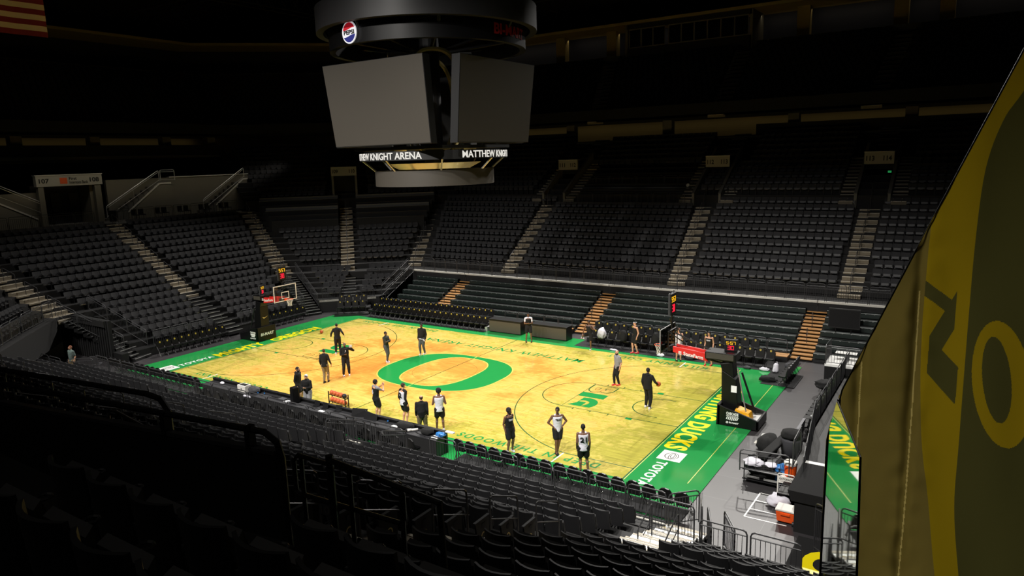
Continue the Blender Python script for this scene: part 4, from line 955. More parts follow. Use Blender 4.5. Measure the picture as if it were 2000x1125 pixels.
def seat_parts(style):
    """local frame: origin on the tread under the seat back, +y towards the court"""
    P = {}
    b = MB(); curved_panel(b, .50 if style == 'p' else .535, .30 if style == 'p' else .43, .87 if style == 'p' else .80, .0 if style == 'p' else .02, -.05 if style == 'p' else -.09, .075 if style == 'p' else .035, .03, M['seat' if style == 'p' else 'seatf'], 8 if style == 'p' else 5, .0); P['backrest'] = b
    b = MB(); m = M['seat' if style == 'p' else 'seatf']
    if style == 'p':
        b.hexa([(-.225,.07,.36),(.225,.07,.36),(.215,.17,.42),(-.215,.17,.42)], [(-.225,.02,.74),(.225,.02,.74),(.21,.07,.78),(-.21,.07,.78)], m)
    else:
        b.hexa([(-.215,.03,.40),(.215,.03,.40),(.21,.085,.41),(-.21,.085,.41)], [(-.215,.0,.52),(.215,.0,.52),(.20,.06,.53),(-.20,.06,.53)], M['seatd'])
    P['seat_pan'] = b
    b = MB(); b.tube([(-.22,.10,.37),(.22,.10,.37)], .014, M['seathw'], 5); b.box(-.15,.15,.09,.15,.385,.41,M['seathw']); P['hinge_highlight'] = b
    b = MB()
    b.box(-.275,-.245,-.06,.22,.55,.60, M['seat']); b.box(-.27,-.25,-.05,.12,.05,.56, M['blk']); b.box(-.275,-.245,-.06,.16,0,.05, M['blk']); P['armrest'] = b
    b = MB(); b.tube([(-.26+.045*math.cos(a), .27+.045*math.sin(a), .59) for a in [2*PI*i/8 for i in range(8)]], .010, M['seat'], 4, closed=True); P['cup_holder'] = b
    return P
def lod_seat(style):
    b = MB(); m = M['seat' if style == 'p' else 'seatf']
    curved_panel(b, .50 if style == 'p' else .535, .30 if style == 'p' else .43, .87 if style == 'p' else .80, .0 if style == 'p' else .02, -.05 if style == 'p' else -.09, .07 if style == 'p' else .035, .03, m, 5 if style == 'p' else 3)
    if style == 'p': b.hexa([(-.22,.06,.36),(.22,.06,.36),(.21,.17,.42),(-.21,.17,.42)], [(-.22,.02,.74),(.22,.02,.74),(.20,.07,.78),(-.20,.07,.78)], m)
    else: b.hexa([(-.215,.03,.40),(.215,.03,.40),(.21,.085,.41),(-.21,.085,.41)], [(-.215,.0,.52),(.215,.0,.52),(.20,.06,.53),(-.20,.06,.53)], M['seatd'])
    b.box(-.10,.14,.11,.15,.385,.41, M['seathw']); b.box(-.275,-.245,-.06,.22,.55,.60, M['blk']); b.box(-.27,-.25,-.05,.12,0,.56, M['blk'])
    return b
SEATS = {'p': [], 'f': []}     # (x,y,z,rot,label)
def seat_row(style, p0, p1, z, rot, back, stand, row, frm, gaps=(), pitch=.545, rowname='row'):
    """seats along p0->p1 with gaps [(centre, half width)] measured along the line; back = offset from the front edge to the seat back"""
    p0, p1 = Vector(p0), Vector(p1); d = p1-p0; L = d.length; d.normalize(); t = .35; k = 0
    nrm = Vector((-math.sin(rot), math.cos(rot)))
    blocks = []; cur = .3
    for c, hw in sorted(gaps): blocks.append((cur, c-hw)); cur = c+hw
    blocks.append((cur, L-.3)); bi = 0
    for a, b in blocks:
        n = int((b-a)/pitch); 
        if n <= 0: bi += 1; continue
        off = (b-a-n*pitch)/2
        for i in range(n):
            q = p0+d*(a+off+pitch*(i+.5)) - nrm*back
            SEATS[style].append((q.x, q.y, z, rot, (stand, row, bi, i+1)))
        bi += 1
# far stand: fixed rows 1..11 (front) and 12..23
def gaps_far(k, names, x0):
    return [(fixed_far[q](min(k,14))[0]-x0, .75) for q in names]
for k in range(1, 12):
    x0 = -xf_(k)-.3*k*0; a_ = fixed_far['110'](k)[0]+.7
    seat_row('f', (a_, yf(k)), (27.5, yf(k)), rz_(k), PI, .62, 'far side stand', k, 'left', gaps=gaps_far(k, ['111','112','113'], a_) if k < 11 else [(-.7-a_, 6.3), (fixed_far['112'](k)[0]-a_, .75), (fixed_far['113'](k)[0]-a_, .75)])
for k in range(12, 23):
    a_ = fixed_far['110'](11)[0]+1
    g = [(fixed_far[q](12)[0]-a_, 1.9) for q in ('111','112','113')]
    if k < 17: g = g[:1]+[(0.5*(fixed_far['111'](12)[0]+fixed_far['112'](12)[0])-a_, 6.3)]+g[2:]
    seat_row('f', (a_, yf(k)), (29, yf(k)), rz_(k), PI, .62, 'far side stand', k, 'left', gaps=g)
# far corner
for k in range(1, 24):
    p0 = Vector((-xl(k), yl(k))); p1 = Vector((-xf_(k), yf(k))); L = (p1-p0).length; d = (p1-p0).normalized()
    ang = math.atan2(d.y, d.x)
    if k in (7,8,9,10,11) and True: 
        continue
    seat_row('f', tuple(p0+d*.75), tuple(p1-d*.55), rz_(k), ang+PI, .62, 'far corner stand', k, 'left', gaps=[(L/2-.75-.1, .72 if k < 12 else 1.9)])
for i in range(5):
    p0 = Vector((-19.1-.84*i, 7.95+.35*i)); p1 = Vector((-15.7-.05*i, 11.35+1.14*i)); d = (p1-p0).normalized(); L = (p1-p0).length
    seat_row('f', tuple(p0+d*.35), tuple(p1-d*.05), .95+.33*i, math.atan2(d.y,d.x)+PI, .62, 'far corner folding tier', i+1, 'left', gaps=[(L*.5-.35+.1, .66)])
# left end
for k in range(0, 11):
    seat_row('f', (-xl(k), -7.85-.25*k), (-xl(k), yl(k)-.75), rz_(k), -PI/2, .62, 'left end stand', k+7, 'near', gaps=[(7.9+.26*k, .72)])
for i in range(6):
    seat_row('f', (-19.0-.82*i, -6.0-.15*i), (-19.0-.82*i, 6.25+.18*i), tl_z(i), -PI/2, .60, 'left end stand', i+1, 'near', gaps=[(5.9+.15*i, .72)])
# near left corner
for k in range(0, 11):
    p0 = Vector((-xf_(k), -yf(k))); p1 = Vector((-xl(k), -yl(k))); d = (p1-p0).normalized()
    seat_row('f', tuple(p0+d*.6), tuple(p1-d*1.1), rz_(k), math.atan2(d.y,d.x)+PI, .62, 'near left corner stand', k+1, 'left')
# near stand
for i in range(1,7):
    seat_row('p', (-16.8,-10.4-.86*i), (18.25,-10.4-.86*i), .30+.32*i, 0, .60, 'near stand', i, 'left', gaps=[(-6.6+16.8,.75),(5.3+16.8,.75),(17.75+16.8,.8)])
for i in range(0,5):
    seat_row('p', (18.5,-11.9-.8*i), (22.6,-11.9-.8*i), .45+.42*i, 0, .58, 'near right stand', i+1, 'left', pitch=.56)
for k in range(1, 12):
    seat_row('p', (-xf_(k)+.6,-yf(k)), (22.9+.05*k,-yf(k)), rz_(k), 0, .62, 'near stand', k+7, 'left', gaps=[(-6.6+xf_(k)-.6,.72),(5.4+xf_(k)-.6,.72),(17.58+xf_(k)-.6,.66)])
for k in range(12, 15):
    x0 = 19.9 if k == 12 else 18.2
    seat_row('p', (x0,-yf(k)), (23.0,-yf(k)), rz_(k), 0, .62, 'near upper stand', k-11, 'left', pitch=.56)
BLK = {'far side stand': ['left of the first aisle','between the first and second aisles','between the second and third aisles','right of the third aisle','right']}
def seat_label(style, lab):
    stand, row, bi, i = lab
    bn = ['first','second','third','fourth','fifth'][bi]
    return 'dark tip-up seat, %s, %s row, %s seat of the %s block' % (stand, ordn(row), ordn(i), bn)
def emit_seats(style, name, group, stuffname, stufflabel):
    allp = SEATS[style]; vis = []; rest = []
    for s_ in allp:
        x, y, z, r, lab = s_; q = pj((x,y,z+.7)); ok = q[2] > .5 and 5 < q[0] < 1995 and 5 < q[1] < 1120
        if ok and q[0] > 1560 and q[2] < 30 and q[1] > 600 : ok = q[0] < 1600
        if ok and q[0] < 520 and q[1] > 900 and q[2] > 9: ok = False       # hidden by the guard panel
        (vis if ok else rest).append((q[2], s_))
    vis.sort(key=lambda t: t[0]); ind = vis[:300]; rest = vis[300:]+[r_ for r_ in rest if r_[0] > -40]
    parts = seat_parts(style); meshes = {k: p.mesh(k, smooth=False) for k, p in parts.items()}
    for dist, (x, y, z, r, lab) in ind:
        root = empty(name, (x,y,z), r, seat_label(style, lab), 'seat', group)
        for k, me in meshes.items():
            if k in ('hinge_highlight',) and style == 'p' and dist > 14: continue
            o = bpy.data.objects.new(k, me); C.objects.link(o); o.parent = root
    lod = lod_seat(style); V = np.array(lod.v); n = len(V); N = len(rest)
    lo = []
    T = np.array([(s_[0],s_[1],s_[2],math.cos(s_[3]),math.sin(s_[3])) for _, s_ in rest])
    VX = V[None,:,0]*T[:,3:4]-V[None,:,1]*T[:,4:5]+T[:,0:1]; VY = V[None,:,0]*T[:,4:5]+V[None,:,1]*T[:,3:4]+T[:,1:2]; VZ = V[None,:,2]+T[:,2:3]
    VV = np.stack([VX,VY,VZ],-1).reshape(-1,3)
    me = bpy.data.meshes.new(stuffname)
    fs = lod.f; ls = np.array([len(f) for f in fs]); fl = np.array([i for f in fs for i in f])
    me.vertices.add(len(VV)); me.vertices.foreach_set('co', VV.ravel())
    me.loops.add(len(fl)*N); me.loops.foreach_set('vertex_index', (fl[None,:]+(np.arange(N)*n)[:,None]).ravel().astype(np.int32))
    me.polygons.add(len(fs)*N); tot = np.tile(ls,N); st = np.concatenate([[0],np.cumsum(tot)[:-1]])
    me.polygons.foreach_set('loop_start', st.astype(np.int32)); me.polygons.foreach_set('loop_total', tot.astype(np.int32))
    for m in lod.mats: me.materials.append(m)
    me.polygons.foreach_set('material_index', np.tile(np.array(lod.m),N).astype(np.int32)); me.polygons.foreach_set('use_smooth', [False]*(len(fs)*N)); me.update(calc_edges=True); me.validate()
    o = bpy.data.objects.new(stuffname, me); C.objects.link(o)
    tag(o, stufflabel, 'seats', kind='stuff'); return len(ind), N
print('near seats', emit_seats('p', 'stadium_seat', 'plastic tip-up seats of the near stand', 'stadium_seats_beyond', 'remaining black plastic seats filling the near stand further away'))
print('far seats', emit_seats('f', 'padded_stadium_seat', 'padded tip-up seats of the left end and far stands', 'padded_stadium_seats_beyond', 'remaining dark padded seats filling the far and left stands higher up'))

# ------------------------------------------------------------------ guard rails
RM = {}
def rail_mesh(L, H=1.07, dz=0, pick=.13, r=.02, low=.09, double=True, m='rail', post=0):
    key = (round(L,2), H, round(dz,2), pick, r, low, double, m, post)
    if key in RM: return RM[key]
    b = MB(); mm = M[m]; sl = lambda x: dz*x/L
    P = lambda x, z: (x, 0, z+sl(x)-(post if 0 else 0))
    c = .12
    b.tube([P(.02,-post), P(.02,H-c), P(.02+c*.3,H-c*.3), P(.02+c,H), P(L/2,H), P(L-.02-c,H), P(L-.02-c*.3,H-c*.3), P(L-.02,H-c), P(L-.02,-post)], r, mm, 6)
    zt = H-.16 if double else H
    if double: b.tube([P(.02,zt), P(L-.02,zt)], r*.75, mm, 5)
    b.tube([P(.02,low), P(L-.02,low)], r*.75, mm, 5)
    n = int((L-.1)/pick)
    for i in range(1, n+1):
        x = .02+(L-.04)*i/(n+1); b.tube([P(x,low), P(x,zt)], .009, mm, 4, False)
    RM[key] = b.mesh('guard_rail'); return RM[key]
def rail(p0, p1, label, group, H=1.07, **k):
    p0, p1 = Vector(p0), Vector(p1); d = p1-p0; L = math.hypot(d.x, d.y)
    o = bpy.data.objects.new('guard_rail', rail_mesh(L, H, round(d.z,2), **k)); C.objects.link(o); o.location = p0; o.rotation_euler = (0,0,math.atan2(d.y,d.x))
    return tag(o, label, 'railing', group)
def rail_run(p0, p1, n, labfn, group, gap=.03, H=1.07, skip=(), **k):
    p0, p1 = Vector(p0), Vector(p1); d = (p1-p0)/n; u = d.normalized()*gap
    for i in range(n):
        if i in skip: continue
        rail(p0+d*i+u, p0+d*(i+1)-u, labfn(i), group, H, **k)
rail_run((-15.3,15.22,2.6),(24.2,15.22,2.6), 34, lambda i: 'dark rail panel on the long walkway edge above the bleachers, %s from the left' % ordn(i+1), 'rail panels above the bleachers')
rail_run((-18.9,8.15,.95),(-16.9,10.15,.95), 2, lambda i: 'dark rail panel fronting the corner seats, %s from the left' % ORD[i+1], 'rail panels of the far corner', H=.95)
rail_run((-16.7,10.35,.95),(-15.95,11.1,.95), 1, lambda i: 'short dark rail panel at the foot of the corner aisle', 'rail panels of the far corner', H=.8)
rail_run((-18.95,-5.9,.5),(-18.95,-.8,.5), 4, lambda i: 'dark rail panel behind the left end chairs, %s from the stairs nearest the camera' % ORD[i+1], 'rail panels of the left end')
rail_run((-18.95,.6,.5),(-18.95,6.2,.5), 5, lambda i: 'dark rail panel behind the far basket, %s from the aisle' % ORD[i+1], 'rail panels of the left end')
for (y0, dy, nm) in ((-6.2,-.16,'court side'),(-7.65,-.26,'outer side')):
    rail_run((-19.0,y0,.65),(-23.9,y0+dy*6,2.75), 3, lambda i: 'sloping rail panel on the %s of the near left stairs, %s from the bottom' % (nm, ORD[i+1]), 'sloping stair rails', H=1.0)
for (y0, dy, nm) in ((6.38,.24,'seat side'),(7.75,.27,'corner side')):
    rail_run((-18.9,y0,.5),(-23.6,y0+dy*7,2.6), 3, lambda i: 'sloping rail panel on the %s of the far left stairs, %s from the bottom' % (nm, ORD[i+1]), 'sloping stair rails', H=1.0)
rail_run((-15.4,11.3,.95),(-15.7,15.1,2.6), 3, lambda i: 'sloping rail panel left of the bleachers, %s from the bottom' % ORD[i+1], 'sloping stair rails', H=1.0)
rail_run((-14.95,11.2,.7),(-15.15,15.1,2.4), 3, lambda i: 'inner sloping rail panel beside the bleachers, %s from the bottom' % ORD[i+1], 'sloping stair rails', H=1.0)
rail_run((-17.0,-10.42,.3),(17.1,-10.42,.3), 25, lambda i: 'dark rail panel behind the near sideline chairs, %s from the left' % ordn(i+1), 'rail panels of the near sideline', r=.024, skip=(16,17))
for j, (a, b, l) in enumerate((((17.15,-10.5,.3),(17.9,-9.75,.3),'angled dark gate panel at the near right corner, left leaf'),((17.95,-9.75,.3),(18.35,-10.9,.3),'angled dark gate panel at the near right corner, right leaf'),((16.9,-11.4,.6),(18.3,-11.4,.6),'dark rail panel closing the foot of the near right stairs'))): rail(a, b, l, 'gate panels at the near corner', pick=.09, r=.024)
rail_run((18.45,-11.55,.45),(21.3,-11.55,.45), 2, lambda i: 'dark rail panel before the near right seats, %s from the left' % ORD[i+1], 'rail panels of the near right seats', H=.95, r=.024)
for j, (a, b, l) in enumerate((((18.3,-10.2,0),(18.75,-11.3,0),'dark picket gate standing on the grey floor, left leaf'),((18.8,-10.2,0),(19.4,-11.2,0),'dark picket gate standing on the grey floor, right leaf'))): rail(a, b, l, 'gate leaves on the grey floor', H=1.15, pick=.1, r=.026)
for (a, b, l, H) in (((3.2,-10.5,.3),(4.3,-11.0,.62),'dark curved gate rail at the middle near stairs, left','1'),((4.5,-10.45,.3),(6.3,-10.45,.3),'dark gate rail across the middle near stairs','1'),((6.5,-10.5,.3),(6.8,-12.2,.95),'dark sloping rail right of the middle near stairs','1'),((4.3,-10.5,.3),(4.0,-12.3,.95),'dark sloping rail left of the middle near stairs','1')): rail(a, b, l, 'gate rails at the middle near stairs', pick=.12, r=.024)
# right end
rail_run((19.55,-.5,.5),(19.55,8.6,.5), 7, lambda i: 'dark rail panel behind the right end chairs, %s from the camera side' % ORD[i+1], 'rail panels of the right end')
rail_run((20.35,-6.9,.5),(19.6,-.6,.5), 5, lambda i: 'dark tall rail panel beside the right end stairs, %s from the camera side' % ORD[i+1], 'rail panels of the right end', H=1.3)
rail((18.1,-6.1,.62),(19.75,-5.9,.62),'dark rail in front of the loaded equipment cart','rails near the equipment', H=.78, pick=.3, r=.024, double=True)
rail((19.9,-6.2,1.1),(19.85,-4.6,1.1),'dark rail on the small landing above the coolers','rails near the equipment', H=1.0, pick=.22, r=.024)
rail_run((21.6,-12.0,1.6),(22.9,-14.6,2.6), 2, lambda i: 'tall dark rail at the right edge of the near right seats, %s from the court' % ORD[i+1], 'rails near the equipment', H=1.3)
# right far deck
mb = MB(); mb.box(18.6,20.3,7.3,9.0,.9,1.02, M['white']); mb.box(18.6,20.3,7.3,9.0,.02,.9, M['curt']); tag(mb.build('platform'), 'small white-topped platform with black skirt at the right far corner', 'platform')
rail((18.62,7.32,1.02),(20.25,7.32,1.02),'dark rail on the camera side of the white platform','rails of the white platform', H=.95)
rail((18.62,7.36,1.02),(18.62,9.0,1.02),'dark rail on the court side of the white platform','rails of the white platform', H=.95)
mb = MB(); mb.box(18.9,19.9,8.5,8.9,1.3,1.34, M['white']); tag(mb.build('step_board'), 'white board behind the rail of the small platform', 'board')
# handrails in the aisles
HR = {}
def handrail(x, y, z, rot, L, dz, label, group, H=.9):
    key = (L, round(dz,2), H)
    if key not in HR:
        b = MB(); P = lambda s, h: (0, s*L, h+dz*s); c = .1
        b.tube([P(0,0),P(0,H-c),P(.02,H-.03),P(.08,H),P(.92,H),P(.98,H-.03),P(1,H-c),P(1,0)], .019, M['rail'], 6); b.tube([P(0,H*.52),P(1,H*.52)], .014, M['rail'], 5); HR[key] = b.mesh('handrail')
    o = bpy.data.objects.new('aisle_handrail', HR[key]); C.objects.link(o); o.location = (x,y,z); o.rotation_euler = (0,0,rot); return tag(o, label, 'handrail', group)
def hr_run(fn, ks, zfn, label, group, H=.9):
    for n_, k in enumerate(ks):
        a, b = fn(k), fn(k+1); d = Vector((b[0]-a[0], b[1]-a[1])); L = d.length*1.15; rot = math.atan2(-d.x, d.y); dn = d.normalized()
        handrail(a[0]+dn.x*.15, a[1]+dn.y*.15, zfn(k), rot, L, (zfn(k+1)-zfn(k))*1.0, label % ordn(n_+1), group, H)
for q, nm in (('110','leftmost'),('111','second'),('112','third'),('113','rightmost')):
    hr_run(fixed_far[q], range(1,12,2), rz_, 'dark handrail in the %s far aisle, %s from the bottom' % (nm, '%s'), 'handrails of the far aisles')
hr_run(cm, range(0,11,2), rz_, 'dark handrail in the corner aisle, %s from the bottom', 'handrails of the corner aisle')
for q, nm in (('c','middle'),('f','far'),('n','near')):
    hr_run(la[q], range(0,11,2), rz_, 'dark handrail in the %s left end aisle, %s from the bottom' % (nm, '%s'), 'handrails of the left end aisles')
for q, nm in (('r','right'),('m','middle'),('l','left')):
    hr_run(lambda k, q=q: (na[q](k)[0]+(-.55 if q == 'r' else 0), na[q](k)[1]), range(1,12,2), rz_, 'dark looped handrail in the %s near aisle, %s from the court' % (nm, '%s'), 'handrails of the near aisles', 1.0)
handrail(17.35,-12.3,.95,PI,1.0,-.35,'dark looped handrail low in the near right aisle, left','handrails of the near aisles',1.0); handrail(18.2,-12.5,.95,PI,1.0,-.35,'dark looped handrail low in the near right aisle, right','handrails of the near aisles',1.0)
# end panels of the near seat rows beside the aisle (row plate and round badge)
for n_, k in enumerate(range(2,11)):
    x, y, z = 16.93, -yf(k)-.45, rz_(k); mb = MB(); mb.hexa([(x-.02,y-.12,z),(x+.02,y-.12,z),(x+.02,y+.22,z),(x-.02,y+.22,z)],[(x-.02,y-.2,z+.56),(x+.02,y-.2,z+.56),(x+.02,y+.24,z+.56),(x-.02,y+.24,z+.56)], M['seat'])
    mb.box(x-.03,x+.03,y-.22,y+.26,z+.54,z+.58,M['seat']); o = mb.build('row_end_panel'); tag(o, 'dark row end panel with round badge, near right aisle, %s from the court' % ORD[n_+1], 'end panel', 'row end panels of the near aisle')
    mb = MB(); cyy, czz = y+.04, z+.22
    for (R1, R0, mm_) in ((.085,.06,'gold'),): mb.add([(x+.023, cyy+r_*math.cos(t)*.85, czz+r_*math.sin(t)) for r_ in (R1,R0) for t in [2*PI*i/18 for i in range(18)]], [(i,(i+1)%18,18+(i+1)%18,18+i) for i in range(18)], M[mm_])
    mb.box(x+.02,x+.024,cyy-.04,cyy+.05,z+.40,z+.49, M['cchar']); mb.build('badge', o)

# ------------------------------------------------------------------ bleachers
BX = [(-14.6,-10.35),(-9.15,2.45),(3.6,16.2),(17.4,24.5)]
BN = ['leftmost','second','third','rightmost']
by = lambda i: 10.98+.645*i
bz = lambda i: .14+.28*i
for si, (x0, x1) in enumerate(BX):
    mb = MB()
    for i in range(7): mb.box(x0,x1,by(i)-.05,15.2,0 if i == 0 else bz(i-1),bz(i), M['dark'])
    struct(mb, 'bleacher_platform')
    for i in range(7):
        if i == 0 and si in (1,2) : pass
        mb = MB(); y, z = by(i)+.02, bz(i)+.02
        mb.box(x0,x1,y,y+.30,z+.26,z+.31, M['bench']); mb.box(x0,x1,y-.012,y+.02,z+.02,z+.30, M['bench'])
        o = mb.build('bleacher_bench', bevel=.012); tag(o, 'dark green bleacher bench in the %s far block, %s from the floor' % (BN[si], ORD[i+1]), 'bench', 'bleacher benches of the far side')
        mb = MB(); n = int((x1-x0)/.46)
        for j in range(n): xx = x0+.25+j*.46; mb.box(xx-.022,xx+.022,y-.02,y-.010,z+.255,z+.283, M['bdot']); 
        mb.box(x0,x1,y-.006,y+.004,z+.306,z+.313, M['bdot']) if 0 else None
        mb.build('seat_cap', o); tag(o.children[0], None, None, None, 'stuff')
for ai, (x0, x1) in enumerate(((-10.35,-9.15),(2.45,3.6),(16.2,17.4))):
    mb = MB(); mb.box(x0,x1,14.9,15.2,0,bz(6), M['dark'])
    for i in range(14):
        y = by(0)-.05+.325*(i-1)+.3; z = .14*(i+1); mb.box(x0+.03,x1-.03,y-.05,y+.34,z-.02,z, M['wood']); mb.box(x0+.03,x1-.03,y+.2,y+.34,max(0,z-.5),z-.02, M['dark'])
        mb.box(x0+.03,x1-.03,y-.055,y-.04,z-.055,z, M['wood'])
    mb.box(x0,x1,11.4,15.2,0,.2,M['dark']); struct(mb, 'stair_aisle_bleacher')
    for j in range(3):
        y, z = by(0)+1.3+j*1.45, .14*((1.3+j*1.45)/.325)+.1; xc = (x0+x1)/2
        b = MB(); b.tube([(xc-.0,y,z-.25),(xc,y,z+.55)], .018, M['rail']); b.tube([(xc,y+.0+.17*math.cos(t),z+.68+.22*math.sin(t)) for t in [2*PI*i/14 for i in range(14)]], .016, M['rail'], 5, closed=True)
        tag(b.build('aisle_handrail'), 'dark looped handrail post on the %s wooden bleacher stairs, %s from the floor' % (('left','middle','right')[ai], ORD[j+1]), 'handrail', 'looped handrails of the bleacher stairs')
# wooden walkway slivers and low rails behind the scorer tables
mb = MB(); mb.box(-3.3,2.4,10.3,10.9,.28,.32, M['wood']); mb.box(-3.3,2.4,10.3,10.9,0,.28, M['dark']); tag(mb.build('wooden_platform'), 'low plywood platform behind the two scorer tables', 'platform')
mb = MB(); mb.box(15.3,16.2,10.2,10.9,.28,.32, M['wood']); mb.box(15.3,16.2,10.2,10.9,0,.28, M['dark']); tag(mb.build('wooden_platform'), 'small plywood platform at the right end of the team bench', 'platform')
for j in range(5): rail((-3.2+j*1.1,10.95,.3),(-2.15+j*1.1,10.95,.3),'thin dark rail behind the scorer tables, %s from the left' % ORD[j+1],'thin rails behind the scorer tables', H=.7, pick=2)
for j in range(10): rail((4.6+j*1.15,10.92,.3),(5.7+j*1.15,10.92,.3),'thin dark rail behind the team bench, %s from the left' % ORD[j+1],'thin rails behind the team bench', H=.8, pick=2)
mb = MB(); mb.box(17.8,19.45,12.9,13.0,1.6,2.72, M['dark']); mb.box(17.84,19.41,12.885,12.9,1.66,2.66, M['curt']); t_ = mb.build('event_monitor'); tag(t_, 'large black screen standing on the right bleachers', 'screen')
mb = MB(); mb.tube([(18.2,13.0,1.0),(18.2,12.97,1.7)],.03,M['blk']); mb.tube([(19.0,13.0,1.0),(19.0,12.97,1.7)],.03,M['blk']); mb.build('stand', t_)

# ------------------------------------------------------------------ courtside chairs
ch = {}
b = MB()
ring_ = [(-.21,.455),(.21,.455),(.225,.70),(.20,.86),(.13,.94),(0,.965),(-.13,.94),(-.20,.86),(-.225,.70)]
def bk_(x, z, o): return (x, -.16-(z-.455)*.20+o, z)
n_ = len(ring_); b.add([bk_(x,z,.045) for x,z in ring_]+[bk_(x,z,-.02) for x,z in ring_], [tuple(range(n_)), tuple(range(2*n_-1,n_-1,-1))]+[((i+1)%n_,i,n_+i,n_+(i+1)%n_) for i in range(n_)], M['vinyl']); ch['backrest'] = b.mesh('backrest')
b = MB(); K = 20; ring2 = lambda rx, rz: [(rx*math.cos(2*PI*i/K), .845+rz*math.sin(2*PI*i/K)) for i in range(K)]
A_, B_ = ring2(.048,.054), ring2(.022,.030); b.add([bk_(x,z,.0475) for x,z in A_+B_], [(i,(i+1)%K,K+(i+1)%K,K+i) for i in range(K)], mat('gold_emblem', (216,190,70), .5)); b.box(-.06,-.02,-.2,-.19,.75,.76,M['vinyl']); ch['emblem'] = b.mesh('emblem')
b = MB(); b.prism([(-.215,-.17),(.215,-.17),(.225,.12),(.17,.23),(-.17,.23),(-.225,.12)], .42,.485, M['vinyl']); ch['seat'] = b.mesh('seat')
b = MB(); b.tube([(-.235,-.22,0),(-.235,.02,.44),(-.235,.10,.42)], .014, M['blk'], 5); b.tube([(-.235,.22,0),(-.235,-.05,.40),(-.235,-.20,.60),(-.235,-.245,.86)], .014, M['blk'], 5); b.box(-.245,-.225,.17,.26,0,.015, M['alum']); ch['legl'] = b.mesh('leg')
b = MB(); b.tube([(.235,-.22,0),(.235,.02,.44),(.235,.10,.42)], .014, M['blk'], 5); b.tube([(.235,.22,0),(.235,-.05,.40),(.235,-.20,.60),(.235,-.245,.86)], .014, M['blk'], 5); b.hexa([(.225,.10,.02),(.245,.10,.02),(.245,.22,.0),(.225,.22,.0)],[(.225,.0,.3),(.245,.0,.3),(.245,.02,.3),(.225,.02,.3)],M['alum']); ch['legr'] = b.mesh('leg')
def cchair(x, y, z, rot, label, group='courtside folding chairs', emblem=True):
    r = empty('courtside_chair', (x,y,z), rot, label, 'chair', group)
    for k, nm in (('backrest','backrest'),('seat','seat'),('legl','leg'),('legr','leg')):
        o = bpy.data.objects.new(nm, ch[k]); C.objects.link(o); o.parent = r
        if k == 'backrest': bo = o
    if emblem: o = bpy.data.objects.new('emblem', ch['emblem']); C.objects.link(o); o.parent = bo; o['label'] = 'yellow letter O on the backrest'
    return r
for i in range(10): cchair(-18.25,-5.75+i*.5,0,-PI/2,'black courtside chair with yellow O at the left end, %s from the near stairs' % ORD[i+1])
for i in range(8): cchair(-18.25,2.0+i*.54,0,-PI/2,'black courtside chair with yellow O behind the far basket, %s from the mast' % ORD[i+1])
dcx, dcy, da = -15.75, 8.35, math.radians(38)
mb = MB(); T = Matrix.Translation((dcx-.15,dcy+.1,0)) @ Matrix.Rotation(da,4,'Z'); mb.box(-1.3,1.3,-.55,.45,0,.15, M['dark'], T); mb.box(-1.3,1.3,.45,1.45,0,.42, M['dark'], T); tag(mb.build('corner_riser'), 'black two-step riser under the corner chairs', 'riser')
for r in range(2):
    for i in range(4):
        v = T @ Vector((-.9+i*.58, -.05+r*.95, .15+.27*r)); cchair(v.x, v.y, v.z, da+PI, 'black courtside chair with yellow O on the corner riser, %s row, %s from left' % (('front','back')[r], ORD[i+1]))
for i in range(22): cchair(-13.9+i*.497,8.75,.008,PI,'black courtside chair with yellow O, front row at far left, %s from the left' % ordn(i+1))
mb = MB(); mb.box(-15.0,-3.1,9.25,10.9,0,.30, M['dark']); tag(mb.build('chair_riser'), 'long black riser under the back chair row at far left', 'riser')
mb = MB(); mb.box(-3.3,-3.1,8.6,9.4,.0,.30, M['steelm']); tag(mb.build('riser_end'), 'grey end cover at the right of the far left chair rows', 'cover')
for i in range(22): cchair(-14.1+i*.497,9.75,.30,PI,'black courtside chair with yellow O, back row at far left, %s from the left' % ordn(i+1))
mb = MB(); mb.box(4.2,15.2,9.25,10.9,0,.28, M['dark']); tag(mb.build('chair_riser'), 'long black riser under the back row of the team bench', 'riser')
for i in range(20): cchair(4.95+i*.56,8.85,.008,PI,'black team bench chair with yellow O, front row, %s from the left' % ordn(i+1), 'team bench chairs')
for i in range(18): cchair(4.75+i*.575,9.75,.28,PI,'black team bench chair with yellow O, back row, %s from the left' % ordn(i+1), 'team bench chairs')
for i in range(6): cchair(16.95,6.05+i*.44,.01,PI/2-.1,'black chair in the short crosswise row, %s from the camera' % ORD[i+1], 'short crosswise chair row')
for i in range(15): cchair(19.15,-.2+i*.50,-.03,PI/2,'black chair at the right end of the court, %s from the camera' % ordn(i+1), 'chairs at the right end')
for i in range(17): cchair(8.15+i*.565,-9.15,.011,0,'black folding chair seen from behind at the near sideline, %s right of the press table' % ordn(i+1), 'near sideline chairs', False)
for i in range(18): cchair(-8.95-i*.5,-9.2,.011,0,'black folding chair seen from behind at the near sideline, %s left of the press table' % ordn(i+1), 'near sideline chairs', False)
for i in range(19): cchair(-7.7+i*.78,-9.98,-.0299,0,'black chair tucked behind the press table, %s from the left' % ordn(i+1), 'chairs behind the press table', False)

